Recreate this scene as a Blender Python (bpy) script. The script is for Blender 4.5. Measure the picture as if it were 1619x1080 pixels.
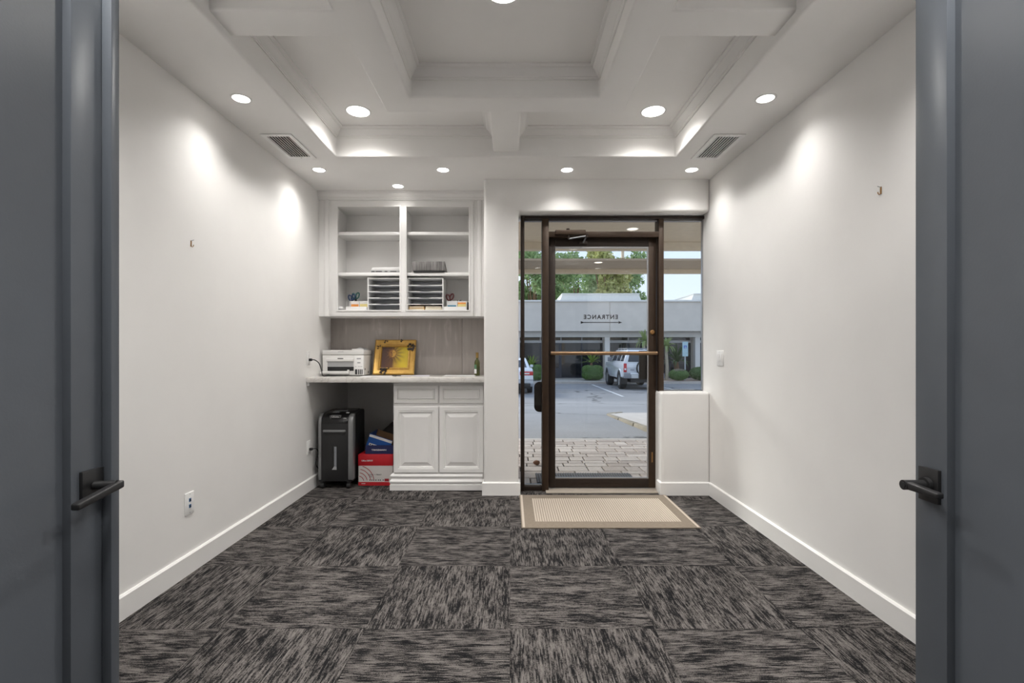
import bpy, bmesh, math, random
import numpy as np
from mathutils import Vector, Matrix

for o in list(bpy.data.objects):
    bpy.data.objects.remove(o, do_unlink=True)
scene = bpy.context.scene
COL = scene.collection
R = math.radians
rng = random.Random(7)

# ------------------------------------------------------------------ camera, sky, sun, exposure
CAMZ = 1.162
FPX = 778.0                                    # focal length in pixels of a 1619 px wide frame
cam = bpy.data.objects.new('camera', bpy.data.cameras.new('camera'))
COL.objects.link(cam)
cam.location = (0, 0, CAMZ)
cam.rotation_euler = (R(90), 0, 0)
cam.data.sensor_width = 36.0
cam.data.lens = 36.0 * FPX / 1619.0
cam.data.shift_x = 2.5 / 1619.0
cam.data.shift_y = 18.0 / 1619.0
cam.data.clip_start = 0.02
cam.data.clip_end = 300
scene.camera = cam

world = bpy.data.worlds.new('sky')
scene.world = world
world.use_nodes = True
wn = world.node_tree
wn.nodes.clear()
w_out = wn.nodes.new('ShaderNodeOutputWorld')
w_bg = wn.nodes.new('ShaderNodeBackground')
w_tc = wn.nodes.new('ShaderNodeTexCoord')
w_sep = wn.nodes.new('ShaderNodeSeparateXYZ')
w_ramp = wn.nodes.new('ShaderNodeValToRGB')
wn.links.new(w_tc.outputs['Generated'], w_sep.inputs[0])
wn.links.new(w_sep.outputs['Z'], w_ramp.inputs[0])
wn.links.new(w_ramp.outputs[0], w_bg.inputs['Color'])
wn.links.new(w_bg.outputs[0], w_out.inputs[0])
w_ramp.color_ramp.elements[0].position = 0.0
w_ramp.color_ramp.elements[0].color = (0.86, 0.91, 1.0, 1)
w_ramp.color_ramp.elements[1].position = 0.9
w_ramp.color_ramp.elements[1].color = (0.56, 0.69, 0.96, 1)
_e = w_ramp.color_ramp.elements.new(0.25)
_e.color = (0.64, 0.78, 1.0, 1)
w_bg.inputs['Strength'].default_value = 0.68

sun = bpy.data.objects.new('sun', bpy.data.lights.new('sun', 'SUN'))
COL.objects.link(sun)
sun.data.energy = 2.4
sun.data.angle = R(20)
sun.data.color = (1.0, 0.95, 0.88)
sun.rotation_euler = Vector((0.524, -0.748, -0.43)).to_track_quat('-Z', 'Y').to_euler()   # hazy, low, from across the car park

scene.view_settings.view_transform = 'Standard'
scene.view_settings.look = 'None'
scene.view_settings.gamma = 1.0
scene.view_settings.use_curve_mapping = False
scene.view_settings.exposure = 0.92

LAMP_COLOR = (1.0, 0.972, 0.935)
W_SMALL, W_BIG, W_HALL_FILL = 9.0, 38.0, 40.0                    # watts of the small, large and added hall ceiling lights

# ------------------------------------------------------------------ measured room
XL, XR = -1.697, 1.629                         # side walls
YF, YB = 0.26, 4.018                           # doorway wall, wall with the glass door
YA = 4.66                                      # back of the niche above the worktop
YK = 5.14                                      # back of the knee space
XP = -0.217                                    # free side of the pillar beside the niche
SLOPE = 0.0165                                 # the ceiling rises a little towards the glass door
Z_SOFFIT, Z_BEAM, Z_TRAY = 2.547, 2.587, 2.752  # heights at y = 2
def zs(z, y): return z + SLOPE * (y - 2.0)

# ------------------------------------------------------------------ materials
MATS = {}
def new_mat(name):
    m = bpy.data.materials.new(name)
    m.use_nodes = True
    MATS[name] = m
    nt = m.node_tree
    return m, nt, nt.nodes['Principled BSDF']
def N(nt, kind, **kw):
    n = nt.nodes.new(kind)
    for k, v in kw.items():
        setattr(n, k, v)
    return n
def L(nt, a, b): nt.links.new(a, b)
def ramp(nt, fac, stops, interp='LINEAR'):
    r = nt.nodes.new('ShaderNodeValToRGB')
    r.color_ramp.interpolation = interp
    while len(r.color_ramp.elements) < len(stops):
        r.color_ramp.elements.new(0.5)
    for e, (p, c) in zip(r.color_ramp.elements, stops):
        e.position = p
        e.color = (c[0], c[1], c[2], 1)
    L(nt, fac, r.inputs[0])
    return r.outputs[0]
def coords(nt, scale=(1, 1, 1), which='Object', rot=(0, 0, 0)):
    tc = nt.nodes.new('ShaderNodeTexCoord')
    mp = nt.nodes.new('ShaderNodeMapping')
    mp.inputs['Scale'].default_value = scale
    mp.inputs['Rotation'].default_value = rot
    L(nt, tc.outputs[which], mp.inputs[0])
    return mp.outputs[0]
def noise(nt, vec, scale=5, detail=4, rough=0.55, dist=0.0):
    n = nt.nodes.new('ShaderNodeTexNoise')
    n.inputs['Scale'].default_value = scale
    n.inputs['Detail'].default_value = detail
    n.inputs['Roughness'].default_value = rough
    n.inputs['Distortion'].default_value = dist
    L(nt, vec, n.inputs['Vector'])
    return n.outputs['Fac']
def bump(nt, bsdf, height, strength=0.2, dist=0.005):
    b = nt.nodes.new('ShaderNodeBump')
    b.inputs['Strength'].default_value = strength
    b.inputs['Distance'].default_value = dist
    L(nt, height, b.inputs['Height'])
    L(nt, b.outputs[0], bsdf.inputs['Normal'])
def plain(name, col, rough=0.5, metal=0.0, var=0.04, scale=12, bmp=0.0, bscale=120, spec=0.5, coat=0.0):
    """one colour with slight procedural variation"""
    m, nt, b = new_mat(name)
    v = coords(nt)
    f = noise(nt, v, scale, 3)
    lo = tuple(max(0, c * (1 - var)) for c in col)
    hi = tuple(min(1, c * (1 + var)) for c in col)
    L(nt, ramp(nt, f, [(0.3, lo), (0.7, hi)]), b.inputs['Base Color'])
    b.inputs['Roughness'].default_value = rough
    b.inputs['Metallic'].default_value = metal
    b.inputs['Specular IOR Level'].default_value = spec
    b.inputs['Coat Weight'].default_value = coat
    if bmp:
        bump(nt, b, noise(nt, v, bscale, 3), bmp, 0.004)
    return m

plain('wall_paint', (0.86, 0.848, 0.832), 0.55, var=0.015, scale=3, bmp=0.10, bscale=22, spec=0.35)
plain('ceiling_paint', (0.89, 0.878, 0.862), 0.6, var=0.015, scale=3, bmp=0.04, bscale=30, spec=0.3)
plain('trim_paint', (0.87, 0.858, 0.842), 0.38, var=0.012, scale=6)
plain('cabinet_paint', (0.86, 0.85, 0.838), 0.36, var=0.012, scale=6)
plain('grey_door_paint', (0.112, 0.126, 0.146), 0.34, var=0.03, scale=9, bmp=0.05, bscale=160)
plain('black_metal', (0.016, 0.016, 0.017), 0.38, var=0.1)
plain('bronze', (0.050, 0.030, 0.018), 0.42, metal=0.35, var=0.14, scale=20)
plain('bronze_dark', (0.026, 0.016, 0.011), 0.45, metal=0.3, var=0.14, scale=20)
plain('bronze_bar', (0.30, 0.19, 0.11), 0.3, metal=0.8, var=0.08)
plain('steel', (0.45, 0.45, 0.46), 0.3, metal=0.9, var=0.05)
plain('brass', (0.36, 0.20, 0.08), 0.35, metal=0.8)
plain('white_plastic', (0.86, 0.855, 0.845), 0.35, var=0.01)
plain('printer_white', (0.74, 0.73, 0.715), 0.42, var=0.01)
plain('printer_grey', (0.40, 0.40, 0.41), 0.4)
plain('black_plastic', (0.014, 0.014, 0.015), 0.36, var=0.1)
plain('black_gloss', (0.008, 0.008, 0.009), 0.15, var=0.1)
plain('graphite_plastic', (0.017, 0.017, 0.018), 0.45, var=0.08, bmp=0.05, bscale=300)
plain('silver_plastic', (0.26, 0.265, 0.27), 0.35, metal=0.4)
plain('rubber', (0.02, 0.02, 0.021), 0.75, var=0.15)
plain('threshold_metal', (0.50, 0.44, 0.37), 0.5, metal=0.2)
plain('vent_white', (0.93, 0.925, 0.915), 0.4)
plain('vent_gap_shade', (0.006, 0.006, 0.006), 0.8)  # near black, holds the shade seen between the slats
plain('tray_grey', (0.76, 0.77, 0.80), 0.4)
plain('note_orange', (0.80, 0.30, 0.05), 0.6)
plain('note_yellow', (0.80, 0.68, 0.28), 0.6)
plain('note_blue', (0.06, 0.26, 0.40), 0.6)
plain('box_orange', (0.68, 0.42, 0.16), 0.6)
plain('box_cream', (0.76, 0.70, 0.56), 0.6)
plain('handle_blue', (0.02, 0.05, 0.13), 0.35)
plain('handle_teal', (0.03, 0.12, 0.11), 0.35)
plain('handle_red', (0.09, 0.012, 0.015), 0.35)
plain('paper', (0.80, 0.79, 0.80), 0.6, var=0.02)
plain('paper_lilac', (0.70, 0.69, 0.77), 0.6, var=0.02)
plain('card_red', (0.56, 0.015, 0.025), 0.5, var=0.06)
plain('card_white', (0.70, 0.67, 0.65), 0.55, var=0.02)
plain('card_navy', (0.012, 0.018, 0.09), 0.5)
plain('card_blue', (0.005, 0.085, 0.36), 0.5)
plain('cardboard', (0.23, 0.13, 0.065), 0.75, var=0.08)
plain('print_dark', (0.05, 0.045, 0.045), 0.6)
plain('print_red', (0.40, 0.02, 0.03), 0.6)
plain('print_white', (0.80, 0.79, 0.78), 0.6)
plain('bag_fabric', (0.065, 0.058, 0.053), 0.85, var=0.2, bmp=0.3, bscale=150)
plain('wood_dark', (0.10, 0.055, 0.03), 0.5)
plain('gold_foil', (0.34, 0.22, 0.07), 0.35, metal=0.6)
plain('label_green', (0.10, 0.22, 0.13), 0.5)
plain('ornament_black', (0.022, 0.012, 0.012), 0.5)
plain('tile_blue', (0.02, 0.12, 0.30), 0.4)
plain('lettering_brown', (0.045, 0.028, 0.020), 0.5)
plain('stone_brown', (0.20, 0.085, 0.04), 0.8, var=0.25, scale=30, bmp=0.4, bscale=60)
# outside
plain('stucco_beige', (0.60, 0.50, 0.37), 0.9, var=0.05, bmp=0.5, bscale=45)
plain('stucco_shaded', (0.36, 0.29, 0.215), 0.9, var=0.05, bmp=0.5, bscale=45)  # darker copy of the beige stucco, shade put into the colour
plain('facade_grey', (0.67, 0.615, 0.55), 0.9, var=0.05, scale=2, bmp=0.3, bscale=25)
plain('facade_light', (0.76, 0.74, 0.71), 0.85, var=0.03, scale=2)
plain('roof_white', (0.74, 0.73, 0.69), 0.8)
plain('window_frame_white', (0.62, 0.62, 0.62), 0.6)
plain('dark_glass', (0.012, 0.013, 0.018), 0.05, spec=0.6)
plain('door_slate', (0.035, 0.038, 0.055), 0.3)
plain('concrete', (0.45, 0.425, 0.39), 0.9, var=0.10, scale=6, bmp=0.3, bscale=90)
plain('concrete_light', (0.50, 0.455, 0.41), 0.9, var=0.08, scale=6, bmp=0.3, bscale=90)
plain('kerb_tan', (0.27, 0.23, 0.165), 0.9, var=0.15, scale=8, bmp=0.4, bscale=70)
plain('gravel_bed', (0.46, 0.35, 0.28), 0.95, var=0.2, scale=60, bmp=0.6, bscale=90)
plain('line_paint', (0.62, 0.62, 0.61), 0.8, var=0.15, scale=12)
plain('car_white', (0.72, 0.745, 0.78), 0.22, var=0.01, coat=0.6)
plain('car_grey', (0.24, 0.25, 0.27), 0.5)
plain('car_glass', (0.03, 0.035, 0.045), 0.06)
plain('car_red', (0.52, 0.015, 0.02), 0.2, coat=0.5)
plain('plate_white', (0.55, 0.56, 0.55), 0.5)
plain('sign_white', (0.42, 0.58, 0.64), 0.45)
plain('sign_blue', (0.015, 0.10, 0.45), 0.45)
plain('post_galvanised', (0.46, 0.48, 0.50), 0.4, metal=0.3)
plain('trunk_bark', (0.20, 0.12, 0.07), 0.9, var=0.3, scale=20, bmp=0.5, bscale=40)
plain('trunk_pale', (0.42, 0.36, 0.27), 0.9, var=0.2, scale=20, bmp=0.4, bscale=40)
plain('pot_slate', (0.08, 0.085, 0.10), 0.6)

def leaf_mat(name, a, b):
    m, nt, bs = new_mat(name)
    g = N(nt, 'ShaderNodeNewGeometry')
    L(nt, ramp(nt, g.outputs['Random Per Island'], [(0.0, a), (1.0, b)]), bs.inputs['Base Color'])
    bs.inputs['Roughness'].default_value = 0.55
    tr = N(nt, 'ShaderNodeBsdfTranslucent')
    tr.inputs['Color'].default_value = (b[0], b[1], b[2], 1)
    mx = N(nt, 'ShaderNodeMixShader')
    mx.inputs[0].default_value = 0.3
    out = nt.nodes['Material Output']
    L(nt, bs.outputs[0], mx.inputs[1]); L(nt, tr.outputs[0], mx.inputs[2]); L(nt, mx.outputs[0], out.inputs[0])
leaf_mat('leaf_hedge', (0.07, 0.15, 0.035), (0.22, 0.36, 0.11))
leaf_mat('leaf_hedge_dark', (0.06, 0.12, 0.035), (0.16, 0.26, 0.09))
leaf_mat('leaf_tree', (0.12, 0.20, 0.08), (0.34, 0.46, 0.20))
leaf_mat('leaf_tree_olive', (0.28, 0.30, 0.08), (0.52, 0.52, 0.20))
leaf_mat('leaf_sago', (0.16, 0.27, 0.04), (0.34, 0.45, 0.09))
leaf_mat('leaf_sago_dark', (0.06, 0.11, 0.04), (0.13, 0.19, 0.08))
leaf_mat('leaf_palm', (0.22, 0.30, 0.10), (0.42, 0.50, 0.22))
leaf_mat('leaf_dry', (0.24, 0.20, 0.16), (0.36, 0.33, 0.26))

# glowing lamp lens
def emit(name, col, strength):
    m, nt, b = new_mat(name)
    f = noise(nt, coords(nt), 4, 1)
    L(nt, ramp(nt, f, [(0, col), (1, col)]), b.inputs['Emission Color'])
    b.inputs['Base Color'].default_value = (0.8, 0.8, 0.8, 1)
    b.inputs['Emission Strength'].default_value = strength
emit('lamp_lens', (1.0, 0.95, 0.88), 6.0)
emit('lamp_lens_outside', (1.0, 0.80, 0.58), 0.8)

# clear glass: mostly transparent with a faint mirror
m, nt, b = new_mat('clear_glass')
nt.nodes.remove(b)
tr = N(nt, 'ShaderNodeBsdfTransparent'); tr.inputs[0].default_value = (0.94, 0.96, 0.96, 1)
gl = N(nt, 'ShaderNodeBsdfGlossy'); gl.inputs['Roughness'].default_value = 0.02
fr = N(nt, 'ShaderNodeFresnel'); fr.inputs['IOR'].default_value = 1.35
mx = N(nt, 'ShaderNodeMixShader')
L(nt, fr.outputs[0], mx.inputs[0]); L(nt, tr.outputs[0], mx.inputs[1]); L(nt, gl.outputs[0], mx.inputs[2])
L(nt, mx.outputs[0], nt.nodes['Material Output'].inputs[0])

m, nt, b = new_mat('bottle_glass')
f = noise(nt, coords(nt), 20, 2)
L(nt, ramp(nt, f, [(0.3, (0.05, 0.062, 0.005)), (0.7, (0.105, 0.115, 0.010))]), b.inputs['Base Color'])
b.inputs['Roughness'].default_value = 0.06
b.inputs['Transmission Weight'].default_value = 0.35
b.inputs['Coat Weight'].default_value = 0.5

# carpet tile: broken dark dashes along the tile's own x axis on taupe loop pile
m, nt, b = new_mat('carpet')
oi = N(nt, 'ShaderNodeObjectInfo')
tc = N(nt, 'ShaderNodeTexCoord')
off = N(nt, 'ShaderNodeVectorMath', operation='MULTIPLY_ADD')
cmb = N(nt, 'ShaderNodeCombineXYZ')
for i in range(3): L(nt, oi.outputs['Random'], cmb.inputs[i])
L(nt, cmb.outputs[0], off.inputs[0]); off.inputs[1].default_value = (37.0, 53.0, 11.0)
L(nt, tc.outputs['Object'], off.inputs[2])
def mapped(sc):
    mp = N(nt, 'ShaderNodeMapping'); mp.inputs['Scale'].default_value = sc
    L(nt, off.outputs[0], mp.inputs[0]); return mp.outputs[0]
sepc = N(nt, 'ShaderNodeSeparateXYZ'); L(nt, off.outputs[0], sepc.inputs[0])
def cm(op, p, q):
    n = N(nt, 'ShaderNodeMath', operation=op)
    for k_, w_ in enumerate((p, q)):
        if isinstance(w_, (int, float)): n.inputs[k_].default_value = w_
        else: L(nt, w_, n.inputs[k_])
    return n.outputs[0]
yarn = cm('FLOOR', cm('MULTIPLY', sepc.outputs['Y'], 215.0), 0.0)          # tufted rows, each with its own broken dashes
cv = N(nt, 'ShaderNodeCombineXYZ')
L(nt, cm('ADD', cm('MULTIPLY', sepc.outputs['X'], 11.0), cm('MULTIPLY', yarn, 17.37)), cv.inputs[0]); L(nt, cm('MULTIPLY', yarn, 3.71), cv.inputs[1])
dash = noise(nt, cv.outputs[0], 1.0, 2, 0.65)
clump = noise(nt, mapped((8, 20, 1)), 1.0, 3, 0.6)
loop = noise(nt, mapped((210, 260, 1)), 1.0, 1, 0.6)
ad = N(nt, 'ShaderNodeMath', operation='MULTIPLY_ADD'); ad.inputs[1].default_value = 0.6
L(nt, clump, ad.inputs[0]); L(nt, dash, ad.inputs[2])
ad2 = N(nt, 'ShaderNodeMath', operation='MULTIPLY_ADD'); ad2.inputs[1].default_value = 0.45
L(nt, loop, ad2.inputs[0]); L(nt, ad.outputs[0], ad2.inputs[2])
mr = N(nt, 'ShaderNodeMapRange')
mr.inputs['From Min'].default_value = 0.74; mr.inputs['From Max'].default_value = 1.36
L(nt, ad2.outputs[0], mr.inputs[0])
L(nt, ramp(nt, mr.outputs[0], [(0.26, (0.008, 0.008, 0.009)), (0.40, (0.034, 0.031, 0.030)), (0.50, (0.088, 0.080, 0.076)), (0.80, (0.178, 0.163, 0.154))]), b.inputs['Base Color'])
b.inputs['Roughness'].default_value = 0.95
b.inputs['Specular IOR Level'].default_value = 0.15
bump(nt, b, loop, 0.6, 0.004)

# quartz worktop
m, nt, b = new_mat('quartz')
v = coords(nt, (1, 1, 1))
vein = noise(nt, v, 3.5, 6, 0.6, 1.2)
L(nt, ramp(nt, vein, [(0.40, (0.74, 0.72, 0.69)), (0.485, (0.70, 0.675, 0.645)), (0.50, (0.56, 0.53, 0.50)), (0.515, (0.70, 0.675, 0.645)), (0.6, (0.75, 0.73, 0.70))]), b.inputs['Base Color'])
b.inputs['Roughness'].default_value = 0.14

# grey veined backsplash tile
m, nt, b = new_mat('backsplash_tile')
v = coords(nt, (9, 1, 2.0), rot=(0, R(18), 0))
f1 = noise(nt, v, 1.6, 5, 0.6, 0.6)
v2 = coords(nt, (34, 1, 1.4))
f2 = noise(nt, v2, 1.0, 3, 0.6, 0.3)
mxn = N(nt, 'ShaderNodeMath', operation='MULTIPLY_ADD'); mxn.inputs[1].default_value = 0.5
L(nt, f2, mxn.inputs[0]); L(nt, f1, mxn.inputs[2])
L(nt, ramp(nt, mxn.outputs[0], [(0.5, (0.35, 0.315, 0.29)), (0.70, (0.40, 0.365, 0.34)), (0.86, (0.42, 0.385, 0.36)), (0.94, (0.50, 0.465, 0.44))]), b.inputs['Base Color'])
b.inputs['Roughness'].default_value = 0.38

# woven entrance mat
m, nt, b = new_mat('mat_border')
f = noise(nt, coords(nt, (40, 320, 1)), 1.0, 2, 0.6)
L(nt, ramp(nt, f, [(0.3, (0.205, 0.165, 0.125)), (0.7, (0.30, 0.25, 0.195))]), b.inputs['Base Color'])
b.inputs['Roughness'].default_value = 0.9
bump(nt, b, f, 0.4, 0.003)
plain('mat_cream', (0.56, 0.485, 0.405), 0.9, var=0.08, scale=200, bmp=0.4, bscale=300)
plain('mat_groove', (0.30, 0.25, 0.20), 0.9, var=0.08, scale=200)
plain('mat_outdoor', (0.11, 0.115, 0.13), 0.95, var=0.35, scale=120, bmp=0.8, bscale=110)

# asphalt with fine grain and wandering cracks
m, nt, b = new_mat('asphalt')
v = coords(nt)
g1 = noise(nt, v, 60, 4, 0.7)
g2 = noise(nt, v, 0.35, 3, 0.6)
ad = N(nt, 'ShaderNodeMath', operation='MULTIPLY_ADD'); ad.inputs[1].default_value = 0.6
L(nt, g2, ad.inputs[0]); L(nt, g1, ad.inputs[2])
base = ramp(nt, ad.outputs[0], [(0.6, (0.20, 0.198, 0.20)), (1.0, (0.335, 0.33, 0.33))])
vor = N(nt, 'ShaderNodeTexVoronoi', feature='DISTANCE_TO_EDGE')
wob = N(nt, 'ShaderNodeTexNoise'); wob.inputs['Scale'].default_value = 1.6; wob.inputs['Detail'].default_value = 6
L(nt, v, wob.inputs['Vector'])
wv = N(nt, 'ShaderNodeVectorMath', operation='MULTIPLY_ADD'); wv.inputs[1].default_value = (1.3, 1.3, 0)
L(nt, wob.outputs['Color'], wv.inputs[0]); L(nt, v, wv.inputs[2])
L(nt, wv.outputs[0], vor.inputs['Vector']); vor.inputs['Scale'].default_value = 0.23
cr = ramp(nt, vor.outputs['Distance'], [(0.0, (0.28, 0.28, 0.28)), (0.006, (0.35, 0.35, 0.35)), (0.013, (1, 1, 1))])
mu = N(nt, 'ShaderNodeMix', data_type='RGBA', blend_type='MULTIPLY'); mu.inputs[0].default_value = 1.0
L(nt, base, mu.inputs['A']); L(nt, cr, mu.inputs['B'])
L(nt, mu.outputs['Result'], b.inputs['Base Color'])
b.inputs['Roughness'].default_value = 0.92
bump(nt, b, g1, 0.4, 0.01)

# pavers: each stone its own shade
m, nt, b = new_mat('paver_stone')
oi = N(nt, 'ShaderNodeObjectInfo')
c1 = ramp(nt, oi.outputs['Random'], [(0.0, (0.42, 0.355, 0.31)), (0.5, (0.52, 0.45, 0.40)), (1.0, (0.61, 0.54, 0.485))])
f = noise(nt, coords(nt), 35, 4, 0.65)
c2 = ramp(nt, f, [(0.3, (0.8, 0.8, 0.8)), (0.7, (1.05, 1.05, 1.05))])
mu = N(nt, 'ShaderNodeMix', data_type='RGBA', blend_type='MULTIPLY'); mu.inputs[0].default_value = 1.0
L(nt, c1, mu.inputs['A']); L(nt, c2, mu.inputs['B']); L(nt, mu.outputs['Result'], b.inputs['Base Color'])
b.inputs['Roughness'].default_value = 0.92
bump(nt, b, f, 0.5, 0.006)
plain('joint_sand', (0.10, 0.085, 0.07), 0.95, var=0.2, scale=50)

# gilded picture frame
m, nt, b = new_mat('gold_frame')
f = noise(nt, coords(nt, (3, 3, 3)), 6, 3)
L(nt, ramp(nt, f, [(0.3, (0.46, 0.26, 0.055)), (0.7, (0.62, 0.38, 0.10))]), b.inputs['Base Color'])
b.inputs['Metallic'].default_value = 0.45
b.inputs['Roughness'].default_value = 0.36
# print with a radiant sun: dark violet to the left, gold to the right, rays from the disc
m, nt, b = new_mat('sun_print')
tc = N(nt, 'ShaderNodeTexCoord'); sp = N(nt, 'ShaderNodeSeparateXYZ'); L(nt, tc.outputs['Object'], sp.inputs[0])
def math2(op, a, bb):
    n = N(nt, 'ShaderNodeMath', operation=op)
    for i, q in enumerate((a, bb)):
        if isinstance(q, (int, float)): n.inputs[i].default_value = q
        else: L(nt, q, n.inputs[i])
    return n.outputs[0]
px_, pz_ = math2('SUBTRACT', sp.outputs['X'], -0.025), math2('SUBTRACT', sp.outputs['Z'], 0.205)
ang = math2('ARCTAN2', pz_, px_)
rad = math2('SQRT', math2('ADD', math2('MULTIPLY', px_, px_), math2('MULTIPLY', pz_, pz_)), 0)
wave = math2('ADD', math2('MULTIPLY', math2('SINE', math2('MULTIPLY', ang, 15.0), 0), 0.5), 0.5)
side = N(nt, 'ShaderNodeMapRange'); L(nt, px_, side.inputs[0])
side.inputs['From Min'].default_value = -0.07; side.inputs['From Max'].default_value = 0.09
bgc = ramp(nt, side.outputs[0], [(0.0, (0.075, 0.030, 0.022)), (0.45, (0.14, 0.06, 0.02)), (0.6, (0.42, 0.25, 0.02)), (1.0, (0.62, 0.46, 0.02))])
fade = N(nt, 'ShaderNodeMapRange'); L(nt, rad, fade.inputs[0])
fade.inputs['From Min'].default_value = 0.035; fade.inputs['From Max'].default_value = 0.13
fade.inputs['To Min'].default_value = 0.9; fade.inputs['To Max'].default_value = 0.0
mxr = N(nt, 'ShaderNodeMix', data_type='RGBA'); L(nt, math2('MULTIPLY', wave, fade.outputs[0]), mxr.inputs[0])
L(nt, bgc, mxr.inputs['A']); mxr.inputs['B'].default_value = (0.07, 0.03, 0.015, 1)
L(nt, mxr.outputs['Result'], b.inputs['Base Color'])
b.inputs['Roughness'].default_value = 0.3
plain('sun_gold', (0.60, 0.34, 0.06), 0.5, var=0.1, scale=60)
plain('sun_shadow_print', (0.30, 0.13, 0.03), 0.5, var=0.1, scale=60)

# bark-like streaks on the grey binder
m, nt, b = new_mat('binder_grey')
f = noise(nt, coords(nt, (70, 4, 4)), 1.0, 3, 0.6, 0.8)
L(nt, ramp(nt, f, [(0.35, (0.075, 0.07, 0.068)), (0.65, (0.24, 0.23, 0.225))]), b.inputs['Base Color'])
b.inputs['Roughness'].default_value = 0.6

# ------------------------------------------------------------------ mesh helpers
ORG = {}
def finish(o, parent=None, label=None, cat=None, group=None, kind=None):
    COL.objects.link(o)
    if parent is not None:
        o.parent = parent
    if label: o['label'] = label
    if cat: o['category'] = cat
    if group: o['group'] = group
    if kind: o['kind'] = kind
    return o
def thing(name, loc, label=None, cat=None, group=None, kind=None, rot=(0, 0, 0), parent=None):
    o = bpy.data.objects.new(name, None)
    o.empty_display_size = 0.1
    o.location = loc
    o.rotation_euler = rot
    finish(o, parent, label, cat, group, kind)
    ORG[o] = Vector(loc)
    return o

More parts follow.
